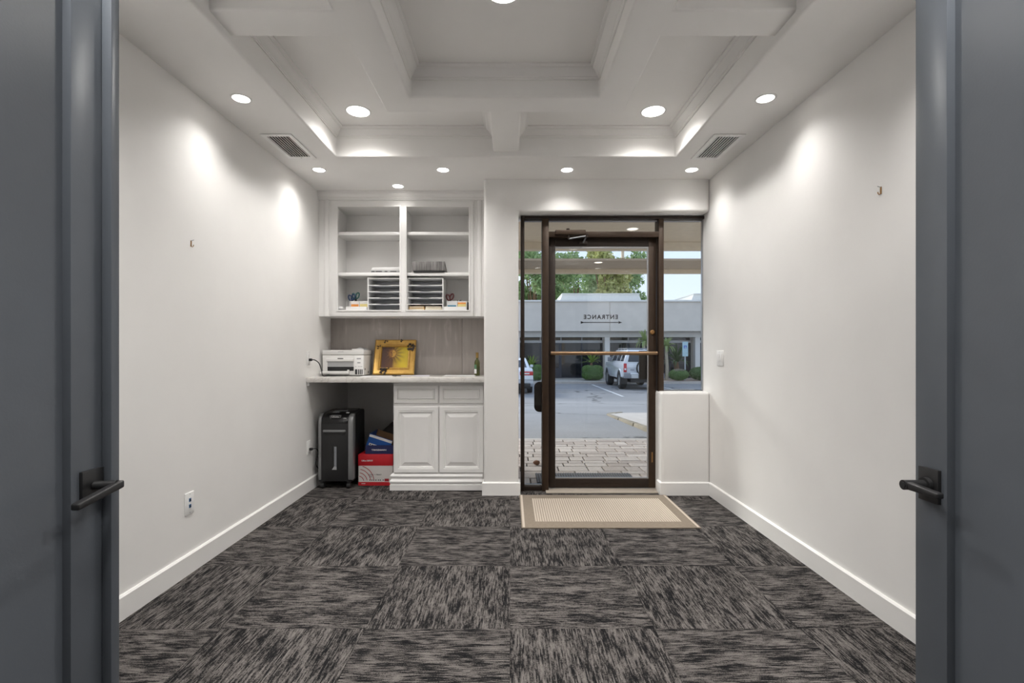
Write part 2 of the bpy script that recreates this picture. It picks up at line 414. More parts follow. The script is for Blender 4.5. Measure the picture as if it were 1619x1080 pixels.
class MB:
    """collects geometry for one mesh; coordinates are world ones, or local ones with local=True at build()"""
    def __init__(self): self.bm = bmesh.new()
    def box(self, x0, x1, y0, y1, z0, z1):
        v = [self.bm.verts.new(c) for c in ((x0,y0,z0),(x1,y0,z0),(x1,y1,z0),(x0,y1,z0),(x0,y0,z1),(x1,y0,z1),(x1,y1,z1),(x0,y1,z1))]
        for f in ((0,3,2,1),(4,5,6,7),(0,1,5,4),(1,2,6,5),(2,3,7,6),(3,0,4,7)):
            self.bm.faces.new([v[i] for i in f])
        return self
    def hull8(self, pts):
        v = [self.bm.verts.new(c) for c in pts]
        for f in ((0,3,2,1),(4,5,6,7),(0,1,5,4),(1,2,6,5),(2,3,7,6),(3,0,4,7)):
            self.bm.faces.new([v[i] for i in f])
        return self
    def cyl(self, a, b, r0, r1=None, n=16, caps=True):
        r1 = r0 if r1 is None else r1
        a, b = Vector(a), Vector(b)
        d = (b - a).normalized()
        u = d.orthogonal().normalized(); w = d.cross(u)
        A = [self.bm.verts.new(a + (u*math.cos(t) + w*math.sin(t))*r0) for t in (2*math.pi*i/n for i in range(n))]
        B = [self.bm.verts.new(b + (u*math.cos(t) + w*math.sin(t))*r1) for t in (2*math.pi*i/n for i in range(n))]
        for i in range(n):
            self.bm.faces.new((A[i], A[(i+1) % n], B[(i+1) % n], B[i]))
        if caps:
            self.bm.faces.new(A[::-1]); self.bm.faces.new(B)
        return self
    def tube(self, pts, r, n=8, closed=False):
        pts = [Vector(p) for p in pts]
        m_ = len(pts)
        rings = []
        prev = None
        for i, p in enumerate(pts):
            if closed: d = (pts[(i+1) % m_] - pts[i-1])
            else: d = pts[min(i+1, m_-1)] - pts[max(i-1, 0)]
            d.normalize()
            if prev is None: u = d.orthogonal().normalized()
            else:
                u = prev - d * prev.dot(d)
                u = u.normalized() if u.length > 1e-6 else d.orthogonal().normalized()
            prev = u
            w = d.cross(u)
            rr = r[i] if isinstance(r, (list, tuple)) else r
            rings.append([self.bm.verts.new(p + (u*math.cos(t) + w*math.sin(t))*rr) for t in (2*math.pi*k/n for k in range(n))])
        for i in range(m_ if closed else m_-1):
            A, B = rings[i], rings[(i+1) % m_]
            for k in range(n):
                self.bm.faces.new((A[k], A[(k+1) % n], B[(k+1) % n], B[k]))
        if not closed:
            self.bm.faces.new(rings[0][::-1]); self.bm.faces.new(rings[-1])
        return self
    def lathe(self, prof, center, n=24, axis='z', closed=False):
        """prof: (radius, height) pairs"""
        cx, cy, cz = center
        rings = []
        for (r, h) in prof:
            ring = []
            for k in range(n):
                t = 2*math.pi*k/n
                a, b_ = r*math.cos(t), r*math.sin(t)
                if axis == 'z': p = (cx+a, cy+b_, cz+h)
                elif axis == 'y': p = (cx+a, cy+h, cz+b_)
                else: p = (cx+h, cy+a, cz+b_)
                ring.append(self.bm.verts.new(p))
            rings.append(ring)
        m_ = len(rings)
        for i in range(m_ if closed else m_-1):
            A, B = rings[i], rings[(i+1) % m_]
            for k in range(n):
                self.bm.faces.new((A[k], A[(k+1) % n], B[(k+1) % n], B[k]))
        if not closed:
            for ring in (rings[0], rings[-1]):
                self.bm.faces.new(ring)
        return self
    def prism(self, poly, a0, a1, axis='y'):
        """poly: 2-D outline; axis y -> (x, z) outline, x -> (y, z), z -> (x, y)"""
        def P(p, a):
            return {'y': (p[0], a, p[1]), 'x': (a, p[0], p[1]), 'z': (p[0], p[1], a)}[axis]
        A = [self.bm.verts.new(P(p, a0)) for p in poly]
        B = [self.bm.verts.new(P(p, a1)) for p in poly]
        n = len(poly)
        self.bm.faces.new(A); self.bm.faces.new(B[::-1])
        for i in range(n):
            self.bm.faces.new((A[i], B[i], B[(i+1) % n], A[(i+1) % n]))
        return self
    def cells(self, us, vs, keep, a0, a1, axis='z'):
        """slab of kept grid cells between a0 and a1 along axis (z: u=x v=y; y: u=x v=z)"""
        bm = self.bm
        def P(u, v, a): return (u, v, a) if axis == 'z' else (u, a, v)
        va, vb = {}, {}
        def gv(d, i, j, a):
            if (i, j) not in d: d[(i, j)] = bm.verts.new(P(us[i], vs[j], a))
            return d[(i, j)]
        K = {(i, j) for i in range(len(us)-1) for j in range(len(vs)-1) if keep(0.5*(us[i]+us[i+1]), 0.5*(vs[j]+vs[j+1]))}
        for (i, j) in K:
            for d, a in ((va, a0), (vb, a1)):
                bm.faces.new([gv(d, *q, a) for q in ((i, j), (i+1, j), (i+1, j+1), (i, j+1))])
            for (di, dj, e) in ((-1, 0, ((i, j), (i, j+1))), (1, 0, ((i+1, j), (i+1, j+1))), (0, -1, ((i, j), (i+1, j))), (0, 1, ((i, j+1), (i+1, j+1)))):
                if (i+di, j+dj) not in K:
                    p, q = e
                    bm.faces.new((gv(va, *p, a0), gv(va, *q, a0), gv(vb, *q, a1), gv(vb, *p, a1)))
        bmesh.ops.recalc_face_normals(bm, faces=bm.faces)
        bmesh.ops.dissolve_limit(bm, angle_limit=0.01, verts=bm.verts, edges=bm.edges)
        return self
    def sweep(self, path, prof, closed=True):
        """mitred moulding: path 2-D (inside on the left), prof (offset to the inside, z)"""
        n = len(path)
        rings = []
        for i in range(n):
            p = Vector(path[i])
            def nrm(a, b_):
                d = (Vector(b_) - Vector(a)).normalized(); return Vector((-d.y, d.x))
            if closed or 0 < i < n-1:
                n1, n2 = nrm(path[i-1], path[i]), nrm(path[i], path[(i+1) % n])
                m_ = (n1 + n2) / (1 + n1.dot(n2))
            elif i == 0: m_ = nrm(path[0], path[1])
            else: m_ = nrm(path[n-2], path[n-1])
            rings.append([self.bm.verts.new((p.x + m_.x*o, p.y + m_.y*o, z)) for (o, z) in prof])
        k = len(prof)
        for i in range(n if closed else n-1):
            A, B = rings[i], rings[(i+1) % n]
            for j in range(k):
                self.bm.faces.new((A[j], A[(j+1) % k], B[(j+1) % k], B[j]))
        if not closed:
            self.bm.faces.new(rings[0]); self.bm.faces.new(rings[-1][::-1])
        return self
    def xf(self, mat):
        bmesh.ops.transform(self.bm, matrix=mat, verts=self.bm.verts)
        return self
    def build(self, name, mat, parent=None, bevel=0.0, seg=2, smooth=False, local=False, shear=False, label=None, cat=None, group=None, kind=None, angle=0.6):
        bm = self.bm
        bmesh.ops.recalc_face_normals(bm, faces=bm.faces)
        if bevel > 0:
            ed = [e for e in bm.edges if len(e.link_faces) == 2 and e.calc_face_angle(0) > angle]
            bmesh.ops.bevel(bm, geom=ed, offset=bevel, segments=seg, profile=0.5, affect='EDGES', clamp_overlap=True)
        if shear:
            for v in bm.verts: v.co.z += SLOPE * (v.co.y - 2.0)
        if parent is not None and not local:
            bmesh.ops.translate(bm, verts=bm.verts, vec=-ORG[parent])
        me = bpy.data.meshes.new(name)
        bm.to_mesh(me); bm.free()
        if smooth or bevel > 0:
            for p in me.polygons: p.use_smooth = True
            try: me.set_sharp_from_angle(angle=R(35))
            except Exception: pass
        me.materials.append(MATS[mat])
        o = bpy.data.objects.new(name, me)
        finish(o, parent, label, cat, group, kind)
        ORG[o] = ORG[parent].copy() if (parent is not None) else Vector((0, 0, 0))
        return o
def box(name, mat, b, parent=None, **kw): return MB().box(*b).build(name, mat, parent, **kw)
def clone(src, parent=None, loc=None, rot=None, **props):
    """copy of an object with its parts and sub-parts, sharing mesh data"""
    c = src.copy(); COL.objects.link(c); c.parent = parent
    ORG[c] = ORG[src].copy()
    if loc is not None: c.location = loc
    if rot is not None: c.rotation_euler = rot
    for k, v in props.items(): c[k] = v
    for ch in list(src.children): clone(ch, c)
    return c
def text_mesh(s, size, extrude=0.0, bold=0.0, space=1.0):
    cu = bpy.data.curves.new('lettering', 'FONT')
    cu.body = s; cu.size = size; cu.align_x = 'CENTER'; cu.align_y = 'CENTER'; cu.extrude = extrude; cu.offset = bold
    cu.resolution_u = 3; cu.space_character = space
    o = bpy.data.objects.new('lettering', cu); COL.objects.link(o)
    dg = bpy.context.evaluated_depsgraph_get(); dg.update()
    me = bpy.data.meshes.new_from_object(o.evaluated_get(dg))
    bpy.data.objects.remove(o, do_unlink=True)
    return me
def lettering(s, size, mat, loc, xdir, ydir, parent, name='lettering', bold=0.0, stretch=1.0, extrude=0.0004, space=1.0, fit=None):
    me = text_mesh(s, size, extrude, bold, space)
    if fit:
        xs_ = [v.co.x for v in me.vertices]; stretch = fit / (max(xs_) - min(xs_))
    x, y = Vector(xdir).normalized(), Vector(ydir).normalized()
    z = x.cross(y)
    M_ = Matrix(((x.x*stretch, y.x, z.x, loc[0]), (x.y*stretch, y.y, z.y, loc[1]), (x.z*stretch, y.z, z.z, loc[2]), (0, 0, 0, 1)))
    me.transform(M_)
    me.transform(Matrix.Translation(-ORG[parent]))
    me.materials.clear(); me.materials.append(MATS[mat])
    o = bpy.data.objects.new(name, me)
    finish(o, parent)
    ORG[o] = ORG[parent].copy()
    return o
def roundrect(x0, x1, y0, y1, r, n=4):
    pts = []
    for (cx, cy, a0) in ((x1-r, y1-r, 0), (x0+r, y1-r, 90), (x0+r, y0+r, 180), (x1-r, y0+r, 270)):
        for k in range(n+1):
            t = R(a0 + 90*k/n); pts.append((cx + r*math.cos(t), cy + r*math.sin(t)))
    return pts

# ================================================================== THE ROOM
ST = dict(kind='structure')
# floor: slab with carpet tiles laid quarter-turned
floor = MB().cells([-2.6, XL-0.12, XP, XR+0.12, 2.6], [-2.6, YF, 4.13, YK],
                   lambda x, y: (y < YF) or (XL-0.12 < x < XR+0.12 and y < 4.13) or (XL-0.12 < x < XP), -0.10, -0.010).build('floor', 'carpet', **ST)
T = 0.61
for i in range(-3, 3):
    for j in range(-2, 7):
        x0, x1 = -0.002 + i*T, -0.002 + (i+1)*T
        y0, y1 = 2.073 + (j-2)*T, 2.073 + (j-1)*T
        cx, cy = (x0+x1)/2, (y0+y1)/2
        x0, x1, y0 = max(x0, XL), min(x1, XR), max(y0, YF)
        ylim = YK if x1 <= XP + 0.2 and x0 < -0.3 else 4.13
        if y0 > 4.0 and x0 > -0.7: ylim = 4.13
        y1 = min(y1, ylim)
        if x1 - x0 < 0.02 or y1 - y0 < 0.02: continue
        horiz = (i + j) % 2 == 0
        g = 0.0006
        bm = MB()
        if horiz: bm.box(x0-cx+g, x1-cx-g, y0-cy+g, y1-cy-g, -0.010, 0)
        else: bm.box(y0-cy+g, y1-cy-g, -(x1-cx)+g, -(x0-cx)-g, -0.010, 0)
        t = bm.build('carpet_tile', 'carpet', floor, local=True)
        t.location = (cx, cy, 0)
        if not horiz: t.rotation_euler = (0, 0, R(90))

# walls
box('wall_left', 'wall_paint', (XL-0.12, XL, YF, YK+0.12, -0.1, 2.95), **ST)
box('wall_right', 'wall_paint', (XR, XR+0.12, YF, 4.196, -0.1, 2.95), **ST)
# wall with the glass door: pillar, lintel and low wall in one rounded plaster body
ZL, ZH = 2.317, 0.842
XJ, XH = 0.067, 1.234
wall_back = MB().cells([XP, XJ, XH, XR], [-0.1, ZH, ZL, 2.95],
                       lambda x, z: x < XJ or z > ZL or (x > XH and z < ZH), YB, 4.34, 'y').build('wall_back', 'wall_paint', bevel=0.022, seg=5, **ST)
# niche behind the worktop
box('wall_niche', 'wall_paint', (XL, XP, YA, YA+0.1, 0.96, 2.95), **ST)
box('wall_knee_space', 'wall_paint', (XL, XP, YK, YK+0.1, -0.1, 0.92), **ST)
box('wall_pillar_return', 'wall_paint', (XP, XP+0.1, 4.34, YK+0.12, -0.1, 2.95), **ST)
box('wall_knee_space_lid', 'wall_paint', (XL, XP, YA+0.1, YK+0.1, 0.92, 0.96), **ST)
# doorway wall behind the open grey doors, and the hall the camera stands in
DX0, DX1, DZ = -1.10, 1.10, 2.42
MB().cells([-2.6, DX0, DX1, 2.6], [-0.1, DZ, 2.95], lambda x, z: not (DX0 < x < DX1 and z < DZ), 0.12, YF, 'y').build('wall_front', 'wall_paint', **ST)
box('wall_hall_left', 'wall_paint', (-2.7, -2.6, -2.6, YF, -0.1, 2.75), **ST)
box('wall_hall_right', 'wall_paint', (2.6, 2.7, -2.6, YF, -0.1, 2.75), **ST)
box('wall_hall_back', 'wall_paint', (-2.6, 2.6, -2.7, -2.6, -0.1, 2.75), **ST)
box('ceiling_hall', 'ceiling_paint', (-2.6, 2.6, -2.6, 0.12, 2.65, 2.75), **ST)

# ceiling: soffit band, tray, cross of beams round a central coffer
TX0, TX1, TY0, TY1 = -1.255, 1.191, 0.73, 3.55           # tray opening
RX0, RX1, RY0, RY1 = -0.744, 0.681, 1.325, 2.951          # ring beam, outside
BW = 0.178                                                # beam width
SX0, SX1 = -0.125, 0.062                                  # spokes running along y
SY0, SY1 = 2.049, 2.227                                   # spokes running along x
ceiling = MB().box(TX0-0.1, TX1+0.1, TY0-0.1, TY1+0.1, Z_TRAY, Z_TRAY+0.1).build('ceiling', 'ceiling_paint', shear=True, **ST)
MB().cells([XL-0.1, TX0, TX1, XR+0.1], [0.16, TY0, TY1, YA+0.1], lambda x, y: not (TX0 < x < TX1 and TY0 < y < TY1),
           Z_SOFFIT, Z_TRAY+0.1).build('soffit', 'ceiling_paint', ceiling, bevel=0.014, seg=4, shear=True)
RI = (RX0+BW, RX1-BW, RY0+BW, RY1-BW)
def lattice(x, y):
    ring = (RX0 < x < RX1 and RY0 < y < RY1) and not (RI[0] < x < RI[1] and RI[2] < y < RI[3])
    spoke = (SX0 < x < SX1 and not RY0 < y < RY1) or (SY0 < y < SY1 and not RX0 < x < RX1)
    return ring or spoke
MB().cells([TX0-0.03, RX0, RI[0], SX0, SX1, RI[1], RX1, TX1+0.03], [TY0-0.03, RY0, RI[2], SY0, SY1, RI[3], RY1, TY1+0.03], lattice,
           Z_BEAM, Z_TRAY+0.05).build('beam_lattice', 'ceiling_paint', ceiling, bevel=0.014, seg=4, shear=True)
CROWN = [(0, -0.066), (0.006, -0.066), (0.006, -0.060), (0.012, -0.056), (0.012, -0.050), (0.022, -0.044), (0.032, -0.030), (0.046, -0.020),
         (0.046, -0.015), (0.056, -0.011), (0.062, -0.008), (0.062, 0.002), (0, 0.002)]
def crown_path(path):
    MB().sweep(path, [(o, Z_TRAY + z) for (o, z) in CROWN]).build('crown_moulding', 'trim_paint', ceiling, shear=True, smooth=True)
crown_path([(RI[0], RI[2]), (RI[1], RI[2]), (RI[1], RI[3]), (RI[0], RI[3])])
crown_path([(TX0, SY1), (RX0, SY1), (RX0, RY1), (SX0, RY1), (SX0, TY1), (TX0, TY1)])
crown_path([(SX1, RY1), (RX1, RY1), (RX1, SY1), (TX1, SY1), (TX1, TY1), (SX1, TY1)])
crown_path([(TX0, TY0), (SX0, TY0), (SX0, RY0), (RX0, RY0), (RX0, SY0), (TX0, SY0)])
crown_path([(SX1, TY0), (TX1, TY0), (TX1, SY0), (RX1, SY0), (RX1, RY0), (SX1, RY0)])

# baseboards with a small chamfer on top
BH, BT = 0.108, 0.014
BASE = [(0, 0), (BT, 0), (BT, BH-0.008), (BT-0.008, BH), (0, BH)]
def baseboard(name, path): MB().sweep(path, BASE, closed=False).build(name, 'trim_paint', **ST)
baseboard('baseboard_left', [(XL, YK), (XL, YF)])
baseboard('baseboard_right', [(XR, YF), (XR, YB)])
baseboard('baseboard_low_wall', [(XR, YB), (XH, YB), (XH, 4.115)])
baseboard('baseboard_pillar', [(XJ, 4.115), (XJ, YB), (XP, YB), (XP, 4.14)])
baseboard('baseboard_doorway_left', [(XL, YF), (DX0-0.05, YF)])
baseboard('baseboard_doorway_right', [(DX1+0.05, YF), (XR, YF)])
baseboard('baseboard_knee_space', [(XP-0.78, YK), (XL, YK)])

# ------------------------------------------------------------------ recessed lights
def downlight(x, y, z, r, watts, label, group, spot=130, name='recessed_light', lens='lamp_lens'):
    t = thing(name, (x, y, z), label, 'ceiling light', group)
    MB().lathe([(r, 0.004), (r, -0.002), (r-0.003, -0.0035), (r-0.012, -0.003), (r-0.0125, 0.004)], (x, y, z), 28, closed=True).build('trim_ring', 'white_plastic', t, smooth=True)
    MB().lathe([(r-0.0125, -0.0025), (r-0.0125, 0.003)], (x, y, z), 28).build('lens', lens, t)
    li = bpy.data.lights.new('lamp', 'SPOT')
    li.energy = watts; li.color = LAMP_COLOR; li.spot_size = R(spot); li.spot_blend = 1.0; li.shadow_soft_size = r*0.7
    lo = bpy.data.objects.new('lamp', li); COL.objects.link(lo); lo.parent = t; lo.location = (0, 0, -0.012)
    return t
GS, GT = 'small recessed lights in the soffit', 'large recessed lights in the tray bays'
def small(x, y, label, w=1.0, spot=130): downlight(x, y, zs(Z_SOFFIT, y), 0.056, W_SMALL*w, label, GS, spot)
small(-1.478, 2.70, 'small round recessed light in the soffit above the long wall with the nail')
small(1.40, 2.70, 'small round recessed light in the soffit above the wall with the metal hook')
small(-1.478, 3.80, 'small recessed light in the soffit corner beside the wall cabinet', 1.15, 145)
small(-0.520, 3.80, 'small recessed light in the soffit in front of the pillar and cabinet', 1.3, 150)
small(0.437, 3.80, 'small recessed light in the soffit above the glass entrance door')
small(1.40, 3.80, 'small recessed light in the soffit corner above the fixed side window')
small(-0.957, 4.19, 'small recessed light in the niche right above the wall cabinet', 0.5)
small(-1.478, 1.58, 'unseen small recessed light in the soffit over the left grey door edge', 1.7)  # unseen pair mirrored from the far one, boosted for bounce onto the ceiling
small(1.40, 1.58, 'unseen small recessed light in the soffit over the right grey door edge', 1.7)
for x_, nm in ((-1.478, 'beyond the left grey door'), (-0.52, 'just inside the left half of the doorway'), (0.437, 'just inside the right half of the doorway'), (1.40, 'beyond the right grey door')):
    small(x_, 0.495, 'added unseen small recessed light in the soffit ' + nm, 2.8)  # unseen row added so bounce off the doorway wall brightens the ceiling
def large(x, y, label, w=1.0): downlight(x, y, zs(Z_TRAY, y), 0.085, W_BIG*w, label, GT, 145)
large(-1.015, 3.28, 'large round recessed light in the tray bay nearest the cabinet')
large(0.952, 3.28, 'large round recessed light in the tray bay nearest the entrance')
large(-0.032, 2.165, 'large round recessed light in the middle of the central coffer')
large(-1.015, 0.99, 'unseen large recessed light in the tray bay by the left grey door', 1.4)  # unseen bay pair mirrored from the far one, boosted to brighten the ceiling
large(0.952, 0.99, 'unseen large recessed light in the tray bay by the right grey door', 1.4)
for k, x in enumerate((-1.1, 1.1)):  # unseen lamps added behind the camera as fill light for the room
    downlight(x, -0.9, 2.65, 0.092, W_HALL_FILL, 'added unseen recessed light in the hall ceiling over the %s grey door' % ('left', 'right')[k], 'added hall lights', 150)

# ------------------------------------------------------------------ ceiling vents
def vent(x0, x1, y0, y1, label):
    cx, cy = (x0+x1)/2, (y0+y1)/2
    z = zs(Z_SOFFIT, cy)
    t = thing('ceiling_vent', (cx, cy, z), label, 'vent', 'ceiling vents')
    def sh(mb, name, mat, **kw):
        for v in mb.bm.verts: v.co.z += SLOPE*(v.co.y - cy)
        return mb.build(name, mat, t, **kw)
    b = 0.030
    sh(MB().cells([x0, x0+b, x1-b, x1], [y0, y0+b, y1-b, y1], lambda x, y: not (x0+b < x < x1-b and y0+b < y < y1-b), z-0.008, z-0.0005), 'frame', 'vent_white', bevel=0.003)
    sh(MB().box(x0+b, x1-b, y0+b, y1-b, z-0.0015, z-0.0005), 'backing', 'vent_gap_shade')  # dark sheet stands in for the shade inside the duct
    n = 8
    for k in range(n):
        xx = x0+b + (x1-x0-2*b)*(k+0.5)/n
        sh(MB().hull8([(xx-0.0016, y0+b, z-0.007), (xx+0.0016, y0+b, z-0.007), (xx+0.0016, y1-b, z-0.007), (xx-0.0016, y1-b, z-0.007),
                       (xx-0.0036, y0+b, z-0.0015), (xx+0.0000, y0+b, z-0.0015), (xx+0.0000, y1-b, z-0.0015), (xx-0.0036, y1-b, z-0.0015)]), 'slat', 'vent_white')
    for yy in (y0+b/2, y1-b/2):
        sh(MB().cyl((cx, yy, z-0.0095), (cx, yy, z-0.007), 0.004, n=8), 'screw', 'steel')
vent(-1.605, -1.402, 3.15, 3.556, 'white slatted ceiling vent beside the long wall with the nail')
vent(1.308, 1.512, 3.155, 3.57, 'white slatted ceiling vent beside the wall with the light switch')

# ================================================================== GLASS ENTRANCE (plane just behind the plaster)
F0, F1 = 4.13, 4.245                          # storefront frame front and back
def fx(px, y=F0): return (px-807.0)*y/FPX
def fz(py, y=F0): return CAMZ + (558.0-py)*y/FPX
XS = dict(l0=0.087, l1=0.118, m0=0.2665, m1=0.322, n0=1.245, n1=1.288, r1=XR)
ZT = fz(341.7)
frame = thing('trim_1', (0.087, F0, 0), kind='structure')
frame['label'] = 'dark bronze storefront frame round the glass entrance'
box('jamb', 'bronze_dark', (XS['l0'], XS['l1'], F0, F1, 0.0, ZT), frame, bevel=0.002)
box('mullion', 'bronze', (XS['m0'], XS['m1'], F0, F1, 0.0, ZT-0.022), frame, bevel=0.002)
box('mullion', 'bronze', (XS['n0'], XS['n1'], F0, F1, 0.0, ZT-0.022), frame, bevel=0.002)
box('header', 'bronze_dark', (XS['l0']+0.031, XR-0.0005, F0, F1, ZT-0.022, ZT), frame, bevel=0.002)
box('transom_bar', 'bronze', (XS['m1'], XS['n0'], F0, F1, fz(374.6), fz(366.0)), frame, bevel=0.002)
box('sill_rail', 'bronze_dark', (XS['l1'], XS['m0'], F0+0.02, F1, 0.0, fz(770.0)), frame, bevel=0.002)
box('glazing_bead', 'steel', (XS['l1'], XS['m0'], F0+0.045, F0+0.055, fz(770.0), fz(767.8)), frame)
for (a, b_) in ((XS['l1'], XS['m0']), (XS['m1'], XS['n0']), (XS['n1'], XR-0.006)):
    box('glazing_bead', 'steel', (a, b_, F0+0.045, F0+0.055, ZT-0.034, ZT-0.022), frame)
box('glazing_bead', 'steel', (XR-0.007, XR-0.0005, F0+0.03, F0+0.06, ZH, ZT-0.022), frame)
box('glazing_bead', 'black_metal', (XS['n1'], XR-0.007, F0+0.03, F0+0.06, ZH, ZH+0.007), frame)
box('threshold', 'threshold_metal', (0.295, 1.235, 4.06, F1, 0.0, 0.010), frame, bevel=0.003)
# rounded guard plate on the mullion, seen through the side window
gp = [(0.0, 0.0)]
zA, zB = fz(651, 4.26), fz(603.5, 4.26)
prof = [(0.2665, zA), (0.2665, zB)]
for k in range(7):
    a = R(90 + 90*k/6); prof.append((0.250 + 0.045*math.cos(a), zB-0.045 + 0.045*math.sin(a)))
for k in range(7):
    a = R(180 + 90*k/6); prof.append((0.250 + 0.045*math.cos(a), zA+0.045 + 0.045*math.sin(a)))
MB().prism(prof, 4.235, 4.258, 'y').build('guard_plate', 'bronze_dark', frame)
GY = 4.185
w1 = thing('window_1', ((XS['l1']+XS['m0'])/2, GY, 0.04), kind='structure', label='narrow tall side window between pillar and glass door')
box('pane', 'clear_glass', (XS['l1'], XS['m0'], GY, GY+0.006, fz(770.0), ZT-0.022), w1)
w2 = thing('window_2', (1.45, GY, ZH), kind='structure', label='fixed side window above the low plaster wall')
box('pane', 'clear_glass', (XS['n1'], XR-0.004, GY, GY+0.006, ZH, ZT-0.022), w2)
w3 = thing('window_3', (0.78, GY, fz(366.0)), kind='structure', label='shallow transom window above the glass entrance door')
box('pane', 'clear_glass', (XS['m1'], XS['n0'], GY, GY+0.006, fz(366.0), ZT-0.022), w3)
# the door leaf
D0, D1 = 4.185, 4.228
def dx(px): return (px-807.0)*D0/FPX
def dz(py): return CAMZ + (558.0-py)*D0/FPX
door = thing('door_1', (0.78, D0, 0.014), kind='structure', label='bronze framed glass entrance door with push bar')
dl, dr = 0.328, 1.239
gl, gr, gb, gt = dx(878), dx(1025.5), dz(757), dz(389.7)
zt_, zb_ = dz(377.0), 0.016
box('stile', 'bronze_dark', (dl, gl, D0, D1, zb_, zt_), door, bevel=0.002)
box('stile', 'bronze', (gr, dr, D0, D1, zb_, zt_), door, bevel=0.002)
box('top_rail', 'bronze_dark', (gl, gr, D0, D1, gt, zt_), door, bevel=0.002)
box('bottom_rail', 'bronze_dark', (gl, gr, D0, D1, zb_, gb), door, bevel=0.002)
box('glass_pane', 'clear_glass', (gl, gr, D0+0.018, D0+0.024, gb, gt), door)
box('glazing_bead', 'steel', (gl, gr, D0+0.004, D0+0.018, gb, gb+0.010), door)
box('glazing_bead', 'steel', (gl, gr, D0+0.004, D0+0.018, gt-0.014, gt), door)
box('glazing_bead', 'steel', (gr-0.010, gr, D0+0.004, D0+0.018, gb+0.01, gt-0.014), door)
pb = MB().cyl((0.338, D0-0.055, fz(558.6, 4.13)), (1.232, D0-0.055, fz(558.6, 4.13)), 0.0155, n=16).build('push_bar', 'bronze_bar', door, smooth=True)
for xx in (0.352, 1.218):
    MB().box(xx-0.012, xx+0.012, D0-0.055, D0, fz(558.6, 4.13)-0.014, fz(558.6, 4.13)+0.014).build('bar_bracket', 'bronze_dark', pb, bevel=0.003)
MB().lathe([(0.021, 0.001), (0.021, -0.006), (0.015, -0.012), (0.008, -0.013)], (dx(1031.5), D0, dz(525.5)), 20, 'y').build('lock_cylinder', 'brass', door, smooth=True)
box('latch_strike', 'brass', (dx(1031)-0.006, dx(1031)+0.006, D0-0.004, D0, dz(731), dz(715)), door, bevel=0.001)
MB().box(dx(1012.5), gr+0.01, D1, D1+0.012, dz(600.5), dz(554.5)).build('pull_plate', 'bronze_dark', door, bevel=0.003)
# closer: body on the transom bar, folded arm on the door
cl = MB().box(fx(878, 4.09), fx(926, 4.09), 4.085, 4.13, fz(371.0, 4.09), fz(363.4, 4.09)).build('closer_body', 'bronze', door, bevel=0.006, seg=3)
MB().cyl((fx(898, 4.1), 4.105, fz(364, 4.1)), (fx(898, 4.1), 4.105, fz(361.4, 4.1)), 0.014, n=12).build('closer_pinion', 'bronze_dark', cl)
e1 = (fx(899, 4.1), 4.105, fz(377.5, 4.1)); e2 = (fx(928, 4.08), 4.075, fz(373.0, 4.08)); e3 = (fx(922, 4.17), 4.17, fz(383.5, 4.17))
MB().tube([(e1[0], e1[1], e1[2]+0.04), e1], 0.010).build('closer_pinion', 'bronze_dark', cl)
MB().tube([e1, e2], 0.0065).build('closer_arm', 'car_grey', cl, smooth=True)
MB().tube([e2, e3], 0.0065).build('closer_arm', 'car_grey', cl, smooth=True)
MB().lathe([(0.012, -0.014), (0.012, 0.014)], e2, 12).build('closer_joint', 'bronze_dark', cl)
MB().box(fx(915, 4.18), fx(928, 4.18), 4.168, 4.185, fz(386.5, 4.18), fz(382.0, 4.18)).build('closer_shoe', 'bronze_dark', cl, bevel=0.002)
# lettering reads from outside, so mirrored from within
gy = D0+0.0245
cxL = (dx(923)+dx(977))/2 * 4.2095/D0
lettering('ENTRANCE', 0.0500, 'lettering_brown', (cxL, gy+0.0006, dz(501.2)), (-1, 0, 0), (0, 0, 1), door, bold=0.0016, space=1.28, fit=(977-923)*4.2095/FPX)
az, ax0, ax1 = dz(509.6), dx(918.2)*4.21/D0, dx(983.8)*4.21/D0
ar = MB()
ar.box(ax0+0.02, ax1-0.022, gy, gy+0.0008, az-0.0035, az+0.0035)
ar.prism([(ax1, az), (ax1-0.034, az+0.012), (ax1-0.028, az), (ax1-0.034, az-0.012)], gy, gy+0.0008)
ar.prism([(ax0, az+0.012), (ax0+0.030, az), (ax0, az-0.012)], gy, gy+0.0008)
ar.build('arrow', 'lettering_brown', door)

